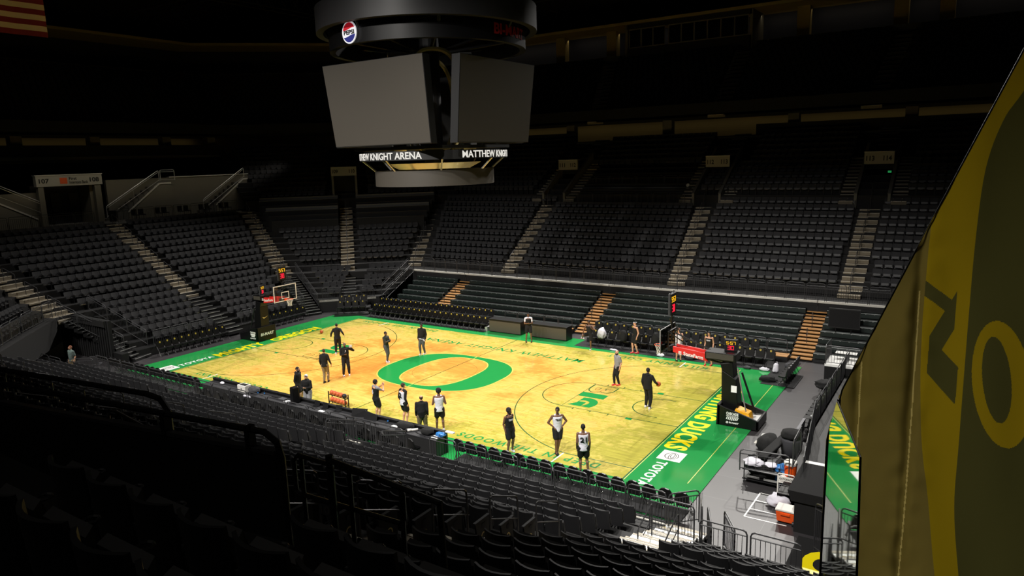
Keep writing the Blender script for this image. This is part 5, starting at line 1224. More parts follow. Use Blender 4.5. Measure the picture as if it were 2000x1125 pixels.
# ------------------------------------------------------------------ tables
tabm = mat('dark_table_cloth', (44,44,47), .55)
for i in range(6):
    x0 = -8.2+i*2.57; x1 = x0+2.54; r = empty('press_table', ((x0+x1)/2,-9.25,0), 0, 'long black press table along the near sideline, %s from the left' % ORD[i+1], 'table', 'press tables')
    w_ = (x1-x0)/2; mb = MB(); mb.box(-w_,w_,-.34,.30,.74,.775, tabm); mb.build('table_top', r)
    mb = MB(); mb.box(-w_,w_,.30,.42,0,.90, M['vinyl']); mb.box(-w_,w_,.28,.44,.88,.92, M['blk']); mb.build('front_board', r)
    mb = MB(); mb.box(-w_,w_,-.33,-.31,.08,.74, M['curt']); mb.build('skirt', r)
    for xx in (-w_+.06,w_-.06): mb = MB(); mb.box(xx-.02,xx+.02,-.28,.28,0,.74, M['blk']); mb.build('leg', r)
for (x0, x1, l) in ((-3.0,-.42,'left'),(.36,3.05,'right')):
    r = empty('scorer_table', ((x0+x1)/2,9.05,0), 0, 'dark scorer table with blank grey front screen on the far sideline, %s one' % l, 'table', 'scorer tables')
    w_ = (x1-x0)/2; mb = MB(); mb.box(-w_,w_,-.36,.40,.0,.86, M['vinyl']); mb.build('cabinet', r, bevel=.02)
    mb = MB(); mb.box(-w_+.03,w_-.03,-.372,-.361,.06,.78, M['screen'] if 0 else mat('brown_grey_screen', (74,66,58), .4)); mb.build('front_screen', r)
    mb = MB(); mb.box(-w_-.02,w_+.02,-.38,.42,.86,.90, M['vinyl']); mb.build('table_top', r)
def item(name, label, cat, mb, bevel=0, group=None, smooth=False): o = mb.build(name, bevel=bevel, smooth=smooth); return tag(o, label, cat, group)
TZ = .777
b = MB(); b.box(-5.52,-4.92,-9.42,-9.06,TZ,TZ+.30, M['boxw']); b.box(-5.47,-4.97,-9.37,-9.11,TZ+.29,TZ+.305, M['dark']); b.box(-5.25,-5.2,-9.425,-9.42,TZ+.1,TZ+.18,M['signt']); item('cardboard_box','open white box on the press table','box', b)
def lump(name, label, cat, c, r, m, seed=0, amp=.25, sc=6):
    b = MB(); b.sphere((0,0,0), 1, M[m] if isinstance(m,str) else m, 20, 12)
    vs = []
    for v in b.v:
        v = Vector(v); d = 1+amp*noise.noise(v*2.1+Vector((seed,seed*2,0)))+amp*.4*noise.noise(v*sc+Vector((seed,0,3))); vs.append((v.x*d*r[0], v.y*d*r[1], max(v.z*d,-.75)*r[2]))
    b.v = vs; o = b.build(name, smooth=True, loc=(c[0],c[1],c[2]+r[2]*.75)); return tag(o, label, cat)
lump('bag','dark grey bag next to the white box on the press table','bag',(-4.45,-9.25,TZ),(.34,.22,.2),'cchar',1)
lump('white_cloth','crumpled white cloth on the left part of the press table','cloth',(-7.2,-9.1,TZ),(.16,.08,.06),'cwht',2)
lump('white_cloth','white cloth hanging on a chair behind the press table','cloth',(-3.95,-10.05,.85),(.24,.10,.09),'cwht',3)
for i, (x, y, l) in enumerate(((-4.1,-9.3,'clear water bottle beside the grey bag'),(-3.75,-9.2,'clear water bottle right of the grey bag'),(4.15,-9.05,'clear water bottle near the black folded screen'),(7.2,-9.35,'clear bottle at the right end of the press table'))):
    b = MB(); b.lathe([(0,0),(.032,0),(.033,.14),(.026,.17),(.012,.19),(.012,.205),(0,.205)], M['glass'], (x,y,TZ), 10); o = b.build('water_bottle', smooth=True); tag(o, l, 'bottle'); b = MB(); b.lathe([(.034,.06),(.034,.12)], M['blue'], (x,y,TZ), 10); b.build('bottle_label', o)
def gadget(x, y, w, d, h, m, l, name='device', cat='device', rz=0, tilt=0):
    b = MB(); T = Matrix.Translation((x,y,TZ)) @ Matrix.Rotation(rz,4,'Z'); b.box(-w/2,w/2,-d/2,d/2,0,h,M[m],T); return item(name,l,cat,b,.006)
gadget(-2.85,-9.2,.5,.22,.08,'blk','black audio device left of the loudspeaker'); gadget(-2.4,-9.22,.42,.3,.05,'cchar','dark grey device closest to the loudspeaker')
def laptop(x, y, l, rz=0, m='blk'):
    r = empty('laptop',(x,y,TZ),rz,l,'laptop'); b = MB(); b.box(-.17,.17,-.12,.12,0,.018,M[m]); b.build('base',r); b = MB(); b.hexa([(-.17,.11,.018),(.17,.11,.018),(.17,.125,.018),(-.17,.125,.018)],[(-.17,.17,.23),(.17,.17,.23),(.17,.18,.23),(-.17,.18,.23)],M[m]); b.build('lid',r)
laptop(-.25,-9.15,'black open laptop right of the loudspeaker'); laptop(.35,-9.2,'black open laptop with papers around it'); laptop(1.15,-9.1,'black open laptop near the middle of the press table', .2)
for x, y, l in ((-1.95,-9.3,'white sheet of paper left of the loudspeaker'),(.5,-9.4,'white sheets of paper beside the open laptop'),(4.7,-9.25,'white sheet of paper left of the dark coat'),(6.95,-9.3,'white sheet of paper near the blue wrap')):
    b = MB(); b.box(x-.16,x+.16,y-.12,y+.12,TZ,TZ+.004,M['paper'],); item('paper_sheet',l,'paper',b)
b = MB(); b.box(7.2,7.6,-9.0,-8.85,.91,.96,M['boxw']); item('white_case','flat white case on the right end of the press table','case',b,.01)
# loudspeaker
r = empty('loudspeaker',(-1.5,-9.25,TZ),math.radians(170),'black loudspeaker standing on the press table','loudspeaker'); b = MB(); b.hexa([(-.20,-.17,0),(.20,-.17,0),(.17,.16,0),(-.17,.16,0)],[(-.19,-.16,.76),(.19,-.16,.76),(.15,.14,.76),(-.15,.14,.76)],M['vinyl']); b.build('cabinet',r,bevel=.04); b = MB(); b.box(-.17,.17,-.185,-.168,.04,.72,M['curt']); b.build('grille',r)
# folded black screens on the table
for i, (x, l) in enumerate(((2.55,'left'),(3.25,'right'))):
    b = MB(); b.hexa([(x-.34,-9.30+.05*i,TZ),(x+.34,-9.05-.12*i,TZ),(x+.34,-9.03-.12*i,TZ),(x-.34,-9.28+.05*i,TZ)],[(x-.34,-9.18+.05*i,TZ+.36),(x+.34,-8.96-.12*i,TZ+.36-.12*i),(x+.34,-8.94-.12*i,TZ+.36-.12*i),(x-.34,-9.16+.05*i,TZ+.36)],M['blk']); item('monitor_hood','black folded hood on the press table, %s of the two' % l,'hood',b)
lump('coat','black coat heaped on the press table left of the camera lens','coat',(5.2,-9.15,TZ),(.42,.24,.15),'cblk',4); lump('bag','black bag heaped near the right end of the press table','bag',(6.45,-9.2,TZ),(.30,.22,.15),'cblk',5)
lump('blue_wrap','crumpled blue wrap at the right end of the press table','wrap',(7.05,-9.1,TZ),(.22,.16,.08),'blue',6,.5,9)
b = MB(); b.tube([(5.55,-9.42,TZ+.06),(5.68,-9.3,TZ+.06)],[.062,.058],M['boxw'],14); b.tube([(5.68,-9.3,TZ+.06),(5.88,-9.12,TZ+.06)],[.045,.05],M['boxw'],14); b.tube([(5.50,-9.46,TZ+.06),(5.56,-9.41,TZ+.06)],[.065,.065],M['blk'],14); item('camera_lens','long white camera lens lying on the press table','camera lens',b,smooth=True)
for i, (pts, l) in enumerate(((((-2.2,-9.1),(-1.9,-9.4),(-1.2,-9.45),(-.6,-9.3),(.1,-9.45)),'black cable looping around the loudspeaker'),(((1.6,-9.3),(2.1,-9.45),(2.6,-9.3),(4.0,-9.45)),'black cable in front of the folded hoods'),(((5.9,-9.3),(6.6,-9.5),(7.2,-9.45)),'black cable at the right end of the table'))):
    b = MB(); b.tube([(x,y,TZ+.012) for x,y in pts], .011, M['blk'], 5); item('cable',l,'cable',b)
# backpack, towels and clothes at the sidelines
def backpack(x, y, z, rz, label, m='cblk', s=1):
    r = empty('backpack',(x,y,z),rz,label,'backpack'); T = MB(); cap(T,(0,0,.12*s),(0,0,.34*s),.15*s,.13*s,M[m],12); o = T.build('bag_body',r,smooth=True); b = MB(); cap(b,(0,.12*s,.10*s),(0,.11*s,.2*s),.09*s,.08*s,M[m],10); b.build('pocket',r,smooth=True); b = MB(); b.tube([(-.04*s,-.05*s,.46*s),(-.03*s,-.05*s,.53*s),(.03*s,-.05*s,.53*s),(.04*s,-.05*s,.46*s)],.010*s,M[m],6); b.build('handle',r)
backpack(12.15,-8.75,-.003,0,'black backpack on the floor by the feet of the player numbered 21')
for i,(x,y) in enumerate(((9.75,-8.45),)): lump('towel','white and navy towel bundle by the near sideline chairs','towel',(x,y,-.003),(.28,.2,.22),'cwht',7,.3); 
lump('towel','pile of white towels on a team bench chair at the left end','towel',(5.5,8.75,.5),(.25,.24,.36),'cwht',8,.45)
lump('jacket','dark jacket draped over a bench chair left of the headband player','jacket',(7.0,8.65,.5),(.24,.20,.40),'cblk',9,.2); lump('jacket','dark jacket draped over a bench chair right of the headband player','jacket',(9.1,8.62,.5),(.24,.20,.44),'cblk',10,.2)
lump('shoes_pile','white shoes on the carpet in front of the bench','shoes',(6.6,8.1,.006),(.26,.09,.05),'cwht',11,.3); lump('shoes_pile','white and dark shoes under the bench near the red arm','shoes',(9.6,8.15,.006),(.22,.12,.10),'cwht',12,.3)
lump('gym_bag','dark bag on the carpet behind the red basket arm','bag',(11.3,8.35,.006),(.34,.2,.2),'cchar',13)
backpack(16.1,8.05,.006,2.6,'black and white backpack at the right end of the team bench','cwht',1.05)
lump('shoes_pile','white shoes left of the black and white backpack','shoes',(15.5,8.05,.006),(.25,.12,.10),'cwht',14,.4); lump('shoes_pile','dark shoes with white soles further left of the backpack','shoes',(14.6,8.0,.006),(.2,.12,.09),'cchar',15,.4)
lump('gym_bag','black bags on the floor before the crosswise chair row','bag',(16.1,6.35,.01),(.42,.26,.16),'cblk',16,.35); lump('cushion','dark round cushion behind the crosswise chairs','cushion',(16.6,9.0,-.003),(.26,.24,.2),'cchar',17,.1)
lump('gym_bag','black and red bags on the chairs at the right end','bag',(18.95,5.3,.42),(.42,.5,.2),'cblk',18,.35)
# equipment on the grey floor
lump('gym_bag','large black duffel bag with tan top on the grey floor','bag',(18.2,-2.35,-.03),(.42,.62,.36),'cblk',19,.2)
b = MB(); b.hexa([(18.35,-4.6,.52),(18.7,-4.65,.52),(19.05,-1.4,.5),(18.7,-1.35,.5)],[(18.35,-4.6,.66),(18.7,-4.65,.66),(19.05,-1.4,.62),(18.7,-1.35,.62)],M['cblk']); b.box(18.5,18.9,-1.6,-1.45,-.03,.5,M['cblk']); b.box(18.4,18.65,-4.5,-4.3,-.03,.52,M['cblk']); item('long_bag','long narrow black bag lying across the equipment','bag',b,.04)
b = MB(); b.lathe([(0,0),(.34,0),(.40,.75),(.40,.80),(0,.84)],M['cchar'],(19.15,-2.7,-.03),24); item('waste_bin','round dark bin behind the equipment cart','bin',b,smooth=True)
lump('gym_bag','black rounded bag on top of the dark bin','bag',(19.15,-2.7,.78),(.40,.42,.2),'cblk',20,.15)
r = empty('equipment_cart',(18.75,-5.25,-.03),0,'black equipment cart loaded with towels behind the dark rail','cart'); b = MB(); b.box(-.65,.65,-.42,.42,.14,.18,M['blk']); b.box(-.65,.65,-.42,.42,.50,.53,M['blk']); b.build('shelf',r)
b = MB(); b.box(-.55,-.05,-.44,-.425,.24,.32,M['alum']); b.box(.1,.6,-.44,-.425,.24,.32,M['alum']); b.build('shelf_edge',r)
for xx in (-.6,.6):
    for yy in (-.36,.36):
        b = MB(); b.tube([(xx,yy,.14),(xx,yy,.78)],.02,M['blk']); p_ = b.build('post',r); b = MB(); b.tube([(xx-.015,yy,.06),(xx+.015,yy,.06)],.06,M['blk'],12); b.build('wheel',r)
lump('gym_bag','black bag filling the equipment cart','bag',(18.7,-5.25,.155),(.52,.34,.26),'cblk',21,.15)
lump('towel','black and white towels on top of the cart','towel',(18.4,-5.2,.52),(.36,.26,.12),'cwht',22,.5,8); lump('towel','white folded towel on the right half of the cart','towel',(18.95,-5.15,.52),(.24,.2,.09),'cwht',23,.3)
lump('blue_wrap','blue wrapped bottles standing at the right of the cart','bottles',(19.32,-5.2,.0),(.22,.2,.42),'blue',24,.35,9)
def cooler_round(x, y, z, label):
    r = empty('drink_cooler',(x,y,z),0,label,'cooler'); b = MB(); b.lathe([(0,0),(.19,0),(.215,.42),(0,.42)],M['cooler'],n=24); b.build('tub',r,smooth=False); b = MB(); b.lathe([(.225,.42),(.225,.50),(.20,.53),(0,.54)],M['boxw'],n=24); b.build('lid',r); b = MB(); b.box(-.03,.03,-.24,-.2,.06,.12,M['boxw']); b.build('tap',r)
cooler_round(19.68,-5.4,.48,'round orange drink cooler with white lid standing on the white stand')
r = empty('drink_stand',(19.68,-5.75,-.03),0,'white tube stand with open lattice under the round cooler','stand')
b = MB()
for xx in (-.27,.27):
    b.tube([(xx,-.3,0),(xx,-.3,.75),(xx*.9,-.3,.8),(0,-.3,.8)],.022,M['boxw'],8); b.tube([(xx,.4,0),(xx,.4,.5)],.022,M['boxw'],8)
b.box(-.28,.28,-.3,.55,.46,.51,M['boxw']); b.box(-.25,.25,-.33,-.31,.56,.72,M['boxw']); b.build('frame',r)
b = MB(); 
for i in range(5): b.tube([(-.22+i*.11,-.31,.08),(-.22+i*.11,-.31,.42)],.012,M['cgry'],5); b.tube([(-.24,-.31,.1+i*.075),(.24,-.31,.1+i*.075)],.012,M['cgry'],5)
b.build('lattice',r); b = MB(); text(b,'GATORADE',(-.22,-.332,.60),(1,0,0),(0,0,1),.44,.07,M['signt'],.02); b.build('lettering',r)
lump('towel','white patterned towels heaped between the stand and the lower cooler','towel',(19.62,-6.85,-.03),(.38,.30,.24),'cwht',25,.4,8)
r = empty('drink_cooler',(20.08,-7.75,-.03),0,'boxy orange cooler with white lid and wheels by the tape ladder','cooler'); b = MB(); b.hexa([(-.26,-.2,.04),(.26,-.2,.04),(.26,.2,.04),(-.26,.2,.04)],[(-.30,-.24,.40),(.30,-.24,.40),(.30,.24,.40),(-.30,.24,.40)],M['cooler']); b.build('tub',r,bevel=.03); b = MB(); b.box(-.31,.31,-.25,.25,.41,.48,M['boxw']); b.build('lid',r,bevel=.02); b = MB(); b.box(-.14,.14,-.262,-.235,.30,.36,M['cooler']); b.build('handle',r)
for xx in (.22,): b = MB(); b.tube([(xx,-.24,.07),(xx+.06,-.24,.07)],.075,M['blk'],14); b.build('wheel',r)
for i,(x,y,a,l) in enumerate(((17.85,-3.3,1.9,'left'),(18.15,-3.45,2.6,'right'))):
    b = MB(); T = Matrix.Translation((x,y,-.03)) @ Matrix.Rotation(a,4,'Z'); b.sphere((0,-.05,.06),(.05,.08,.06),M['cblk'],10,8); b.sphere((0,.07,.04),(.05,.11,.04),M['cblk'],10,8); b.box(-.045,.045,-.12,.17,0,.025,M['cwht']); b.xf(T); item('sports_shoe','black sports shoe with white sole on the grey floor, %s of the pair' % l,'shoe',b,smooth=False,group='pair of sports shoes')
# stage steps and black boxes at the right edge
b = MB(); b.box(20.4,21.6,-8.3,-6.2,-.03,1.3,M['curt']); b.hexa([(20.3,-8.35,1.0),(21.7,-8.35,1.0),(21.7,-6.1,1.0),(20.3,-6.1,1.0)],[(20.2,-8.4,1.36),(21.7,-8.4,1.36),(21.7,-6.1,1.36),(20.2,-6.1,1.36)],M['curt']); item('draped_box','tall black draped box right of the orange coolers','box',b)
b = MB(); 
for i in range(5): b.box(20.25,21.5,-6.1+i*.32,-5.78+i*.32,-.03,1.3-i*.22,M['blk']); b.box(20.25,21.5,-6.1+i*.32,-5.80+i*.32,1.3-i*.22,1.32-i*.22,M['alum'])
item('stage_steps','metal steps with pale treads above the coolers','steps',b)
b = MB(); b.hexa([(19.1,-2.2,-.03),(19.2,-2.2,-.03),(19.2,-.9,-.03),(19.1,-.9,-.03)],[(19.2,-2.2,1.0),(19.3,-2.2,1.0),(19.3,-.9,1.0),(19.2,-.9,1.0)],M['cgry']); item('leaning_panel','grey panel leaning beside the tall rail','panel',b)
b = MB(); b.box(20.6,22.4,-11.6,-8.5,-.029,-.015,M['curt']); item('entrance_mat','black entrance mat with a big yellow letter','mat',b)
b = MB(); text(b,'O',(20.95,-10.6,-.012),(1,0,0),(0,1,0),1.2,1.5,M['yel'],.06); o = b.build('mat_letter', bpy.data.objects['entrance_mat'])
mb = MB(); mb.box(20.0,23.0,-12.0,-11.7,0,1.3,M['wall']) if 0 else None

# ------------------------------------------------------------------ near left entrance under the stands
mb = MB(); mb.box(-27,-19.6,-8.2,-8.0,0,2.6,M['curt']); tag(mb.build('curtain'),'black pleated curtain hanging beside the near left stairs','curtain')
mb = MB()
for i in range(26): x = -26.8+i*.28; mb.tube([(x,-8.24,0),(x,-8.24,2.6)],.05,M['curt'],6)
mb.build('pleats', bpy.data.objects['curtain'])
mb = MB(); mb.box(-19.9,-18.6,-8.1,-7.7,0,.6,M['dark']); mb.box(-23.8,-19.8,-8.35,-8.25,2.2,2.6,M['concd']); struct(mb,'trim_4')
r = empty('folding_chair',(-18.6,-9.6,-.03),.6,'dark folding chair with raised desk left of the near stairs','chair'); b = MB(); b.box(-.22,.22,-.2,.2,.42,.47,M['cchar']); b.build('seat',r); b = MB(); b.hexa([(-.22,-.22,.5),(.22,-.22,.5),(.22,-.18,.5),(-.22,-.18,.5)],[(-.22,-.32,1.0),(.22,-.32,1.0),(.22,-.28,1.0),(-.22,-.28,1.0)],M['cchar']); b.build('backrest',r,bevel=.02)
for xx in (-.2,.2): b = MB(); b.tube([(xx,-.25,0),(xx,.18,.44)],.014,M['rail']); b.tube([(xx,.25,0),(xx,-.2,.5)],.014,M['rail']); b.build('leg',r)
rail_run((-23.2,-11.4,0),(-18.9,-11.4,0), 3, lambda i: 'dark rail panel by the near left entrance, %s from the left' % ORD[i+1], 'rail panels of the near left entrance', H=1.15)
rail_run((-18.7,-11.2,0),(-17.1,-10.5,.1), 1, lambda i: 'sloping dark rail panel right of the near left entrance', 'rail panels of the near left entrance', H=1.1)
mb = MB(); mb.box(-18.4,-17.4,-11.0,-10.6,-.02,.0,M['hazard']); tag(mb.build('hazard_stripes'),'yellow hazard stripe at the near left entrance','floor marking')
mb = MB(); mb.box(-30,-23.9,-9.9,-9.0,0,2.2,M['wallg']); mb.box(-24.4,-24.0,-14.0,-9.2,0,2.5,M['wallg']); struct(mb,'wall_left_entrance')
rail_run((-24.0,-9.3,2.65),(-20.9,-12.3,2.65), 3, lambda i: 'rail panel on the near left corner balcony, %s from the left' % ORD[i+1], 'rail panels of the near left corner')
rail_run((-20.7,-12.5,2.65),(-16.6,-15.9,2.65), 4, lambda i: 'rail panel further right on the near left corner balcony, %s one' % ORD[i+1], 'rail panels of the near left corner')

# ------------------------------------------------------------------ portals, decks and walls above the lower bowl
def portal(cx, y0, label_l, label_r, name):
    mb = MB(); z0 = rz_(11)
    for s in (-1,1):
        xa, xb = sorted((cx+s*.98, cx+s*1.16))
        mb.hexa([(xa,y0-.2,z0),(xb,y0-.2,z0),(xb,y0+5.6,z0),(xa,y0+5.6,z0)], [(xa,y0-.2,z0+1.05),(xb,y0-.2,z0+1.05),(xb,y0+5.6,z0+4.6),(xa,y0+5.6,z0+4.6)], M['wallg'])
        mb.hexa([(xa-.02,y0-.22,z0+1.05),(xb+.02,y0-.22,z0+1.05),(xb+.02,y0+5.6,z0+4.6),(xa-.02,y0+5.6,z0+4.6)], [(xa-.02,y0-.22,z0+1.11),(xb+.02,y0-.22,z0+1.11),(xb+.02,y0+5.6,z0+4.66),(xa-.02,y0+5.6,z0+4.66)], M['conc'])
    mb.box(cx-.98,cx+.98,y0+2.6,y0+2.8,10.42,11.28,M['signb']); mb.box(cx-1.0,cx+1.0,y0+2.56,y0+3.2,11.28,11.33,M['slab'])
    mb.box(cx-.98,cx+.98,y0+3.4,y0+3.5,z0,10.42,M['wall']); mb.box(cx-.98,cx+.98,y0+2.8,y0+6.2,11.2,11.28,M['wall'])
    struct(mb, 'wall_portal_'+name)
    mb = MB(); text(mb, label_l, (cx-.85,y0+2.594,10.66),(1,0,0),(0,0,1),.55,.36,M['signt'],.03); text(mb, label_r, (cx+.28,y0+2.594,10.66),(1,0,0),(0,0,1),.55,.36,M['signt'],.03)
    tag(mb.build('section_numbers'), 'black section numbers %s and %s over the %s far stand entrance' % (label_l, label_r, {'first':'leftmost','second':'middle','third':'rightmost'}[name]), 'sign')
    for s in (-1,1):
        aisle('stair_aisle_upper', lambda i: (cx+s*1.68, y0+.84*i), .95, lambda i: rz_(12)-.2+.46*i, 7, M['step'], M['nose'])
    aisle('stair_aisle_upper', lambda i: (cx, y0+6.3+.84*i), 1.3, lambda i: rz_(19)+.1+.43*i, 5, M['step'], M['nose'])
portal(-7.6, 26.1, '111', '112', 'first'); portal(6.35, 26.1, '112', '113', 'second'); portal(18.2, 26.1, '113', '114', 'third')
mb = MB(); mb.box(18.75,18.98,29.45,29.49,9.75,9.9,M['exit']); tag(mb.build('exit_sign'),'small green exit sign inside the entrance between 113 and 114','sign')
# deck between the first two portals
mb = MB(); mb.box(-6.3,4.9,25.3,28.2,7.0,7.42,M['conc']); mb.box(-6.3,4.9,27.8,28.1,7.42,8.75,M['wallg']); mb.box(-6.3,4.9,27.7,28.2,8.75,8.85,M['conc']); struct(mb,'deck_far')
rail_run((-6.2,25.4,7.42),(4.8,25.4,7.42), 8, lambda i: 'dark rail panel on the concrete deck between the first two entrances, %s from the left' % ORD[i+1], 'rail panels of the far deck')
rail_run((-5.6,27.9,8.85),(4.6,27.9,8.85), 8, lambda i: 'dark rail panel above the concrete deck wall, %s from the left' % ORD[i+1], 'upper rail panels of the far deck', H=.95)
for i in range(4):
    for j in range(2):
        x = -4.6+i*2.6+j*.6; r = empty('deck_chair',(x,26.9,7.42),PI,'dark loose chair on the concrete deck, %s from the left' % ORD[i*2+j+1],'chair','loose chairs on the far deck')
        b = MB(); b.box(-.22,.22,-.2,.22,.40,.46,M['cblk']); b.build('seat',r); b = MB(); b.box(-.22,.22,-.24,-.20,.46,.92,M['cblk']); b.build('backrest',r)
        for sx in (-.2,.2): b = MB(); b.tube([(sx,-.2,0),(sx,-.2,.42)],.015,M['rail']); b.tube([(sx,.2,0),(sx,.2,.42)],.015,M['rail']); b.build('leg',r)
b = MB(); b.tube([(4.6,27.0,8.9),(4.6,26.6,9.05)],[.05,.14],M['steelm'],12); b.tube([(4.6,27.1,7.5),(4.6,27.1,8.9)],.03,M['rail']); item('spotlight','small spotlight on a stand at the right end of the concrete deck','spotlight',b)
# left end deck, wall, stair parapets and portal
mb = MB(); mb.box(-39.5,-34.18,-12,13.2,6.9,7.42,M['conc']); mb.box(-34.3,-34.14,-12,-.7,7.0,7.5,M['slab']); mb.box(-34.3,-34.14,.75,12.6,7.0,7.5,M['slab']); struct(mb,'deck_left')
mb = MB(); mb.box(-38.1,-37.8,-16,-2.9,7.4,10.1,M['wallg']); mb.box(-38.1,-37.8,2.2,19,7.4,10.85,M['wallg']); mb.box(-38.1,-37.7,7.9,19,10.85,10.93,M['slab']); struct(mb,'wall_left')
mb = MB()
def wedge(ya, za, yb, zb, x=-37.5, cap_m='slab'):
    mb.hexa([(x,min(ya,yb),7.42),(x+.12,min(ya,yb),7.42),(x+.12,max(ya,yb),7.42),(x,max(ya,yb),7.42)], [(x,min(ya,yb),za if ya < yb else zb),(x+.12,min(ya,yb),za if ya < yb else zb),(x+.12,max(ya,yb),zb if ya < yb else za),(x,max(ya,yb),zb if ya < yb else za)], M['wallg'])
    a, b = (ya,za),(yb,zb)
    if a[0] > b[0]: a, b = b, a
    mb.hexa([(x-.03,a[0],a[1]),(x+.17,a[0],a[1]),(x+.17,b[0],b[1]),(x-.03,b[0],b[1])],[(x-.03,a[0],a[1]+.13),(x+.17,a[0],a[1]+.13),(x+.17,b[0],b[1]+.13),(x-.03,b[0],b[1]+.13)], M[cap_m])
wedge(3.6,8.0,6.7,10.3); wedge(6.7,10.3,7.8,10.3); wedge(12.2,8.0,15.5,10.35); wedge(15.5,10.35,16.8,10.35); wedge(-3.6,8.0,-9.0,11.0)
for i in range(9): mb.box(-38.6,-37.4,1.6+.5*i,2.15+.5*i,7.42,7.65+.31*i,M['conc']); mb.box(-38.6,-37.4,10.4+.5*i,10.95+.5*i,7.42,7.65+.31*i,M['conc'])
struct(mb,'stair_flight_upper_left')
for (a,b,l) in (((-37.3,1.7,7.7),(-37.3,6.7,10.6),'pale sloping handrail right of the bank sign entrance'),((-37.3,6.8,10.6),(-37.3,8.2,10.6),'short level handrail at the top of the left upper stairs'),((-37.3,10.8,7.7),(-37.3,15.6,10.6),'pale sloping handrail further right on the left end wall'),((-37.3,-8.8,11.3),(-37.3,-3.2,8.4),'pale sloping handrail left of the bank sign entrance')):
    rail(a,b,l,'handrails of the left end wall', H=.95, pick=3, m='steelm', r=.03)
mb = MB()
mb.box(-37.6,-37.2,-3.35,-2.95,7.42,10.6,M['wallg']); mb.box(-37.6,-37.2,.95,1.45,7.42,10.6,M['wallg']); mb.box(-37.6,-37.15,-3.45,1.6,10.55,11.4,M['signb']); mb.box(-37.65,-37.1,-3.5,1.65,11.4,11.46,M['slab']); mb.box(-39.6,-39.4,-3,1.5,7.4,10.6,M['wall'])
mb.box(-39.4,-37.6,.7,.95,7.42,10.6,M['wallg']); mb.box(-39.35,-39.3,-1.6,-.9,7.42,9.9,M['dark']); mb.box(-39.35,-39.3,-.2,.6,7.42,9.9,M['dark'])
struct(mb,'wall_portal_left')
mb = MB(); x_ = -37.14
text(mb,'107',(x_,-3.25,10.8),(0,1,0),(0,0,1),.75,.36,M['signt'],.03); text(mb,'108',(x_,.6,10.8),(0,1,0),(0,0,1),.75,.36,M['signt'],.03); text(mb,'First',(x_,-1.0,11.0),(0,1,0),(0,0,1),.6,.24,M['signt'],.02); text(mb,'Interstate Bank',(x_,-1.0,10.7),(0,1,0),(0,0,1),1.45,.24,M['signt'],.015)
el = mb.build('entrance_lettering'); mb = MB(); mb.box(x_-.01,x_+.005,-1.7,-1.15,10.72,11.2,M['bankO']); mb.build('orange_logo', el); tag(el,'section numbers 107 and 108 with the orange-marked bank name','sign')
rail_run((-34.3,-11.5,7.45),(-34.3,-.8,7.45), 7, lambda i: 'dark rail panel on the left end deck, %s from the left' % ORD[i+1], 'rail panels of the left end deck')
rail_run((-34.3,.9,7.45),(-34.3,12.4,7.45), 7, lambda i: 'dark rail panel on the right part of the left end deck, %s from the aisle' % ORD[i+1], 'rail panels of the left end deck')
b = MB(); b.lathe([(0,0),(.26,0),(.3,.85),(.3,.92),(0,.95)],M['concd'],(-36.4,1.7,7.42),20); item('waste_bin','pale round bin beside the bank sign entrance','bin',b)
for i in range(5):
    for j in range(2):
        y = 3.2+i*2.1+j*.6; r = empty('deck_chair',(-35.6,y,7.42),-PI/2,'dark loose chair on the left end deck, %s from the aisle' % ORD[i*2+j+1],'chair','loose chairs on the left deck')
        b = MB(); b.box(-.22,.22,-.2,.22,.40,.46,M['cblk']); b.build('seat',r); b = MB(); b.box(-.22,.22,-.24,-.20,.46,.92,M['cblk']); b.build('backrest',r)
        for sx in (-.2,.2): b = MB(); b.tube([(sx,-.2,0),(sx,-.2,.42)],.015,M['rail']); b.tube([(sx,.2,0),(sx,.2,.42)],.015,M['rail']); b.build('leg',r)
# corner lounge desks and portal 109
shelf = mat('pale_desk_shelf', (88,88,86), .6)
for n_, k in enumerate((7,8,9,10,11)):
    p0 = Vector((-xl(k), yl(k))); p1 = Vector((-xf_(k), yf(k))); d = (p1-p0).normalized(); L = (p1-p0).length; ang = math.atan2(d.y,d.x); nrm = Vector((-d.y,d.x))
    z = rz_(k)+.0
    for h, (a, b_) in enumerate(((.9, L/2-.95), (L/2+.75, L-.8))):
        q0, q1 = p0+d*a, p0+d*b_; T = Matrix.Translation((q0.x,q0.y,z)) @ Matrix.Rotation(ang,4,'Z'); w_ = b_-a; mb = MB()
        mb.box(0,w_,-.02,.06,0,.95,M['wall'],T); o = mb.build('lounge_desk'); tag(o,'black lounge desk in the far corner, %s row up, %s of the aisle' % (ORD[n_+1],('left','right')[h]),'desk','lounge desks of the far corner')
        mb = MB(); mb.box(0,w_,-.04,.42,.95,.985,shelf if k in (9,11) else M['blk'],T); 
        if k in (9,11): mb.box(0,w_,.40,.44,.98,1.25,shelf,T)
        mb.build('desk_top', o)
        for i in range(int(w_/.95)):
            c = T @ Vector((.5+i*.95,.76,0)); r = empty('lounge_chair',(c.x,c.y,z),ang+PI,'round-backed dark chair at the corner lounge desks, %s row, %s %s of the aisle' % (ORD[n_+1], ORD[i+1], ('left','right')[h]),'chair','lounge chairs of the far corner')
            b = MB(); b.lathe([(.26,.45),(.27,1.05),(.23,1.05),(.22,.45)],M['cchar'],n=12,a0=PI*1.08,a1=PI*1.92); b.build('backrest',r,smooth=False); b = MB(); b.lathe([(0,.40),(.24,.40),(.24,.50),(0,.50)],M['cchar'],n=14); b.build('seat',r); b = MB(); b.tube([(0,0,0),(0,0,.4)],.03,M['rail']); b.build('leg',r)
mb = MB(); pc = Vector(cm(12)); d = Vector((1,1)).normalized(); T = Matrix.Translation((pc.x,pc.y,0)) @ Matrix.Rotation(PI/4,4,'Z')
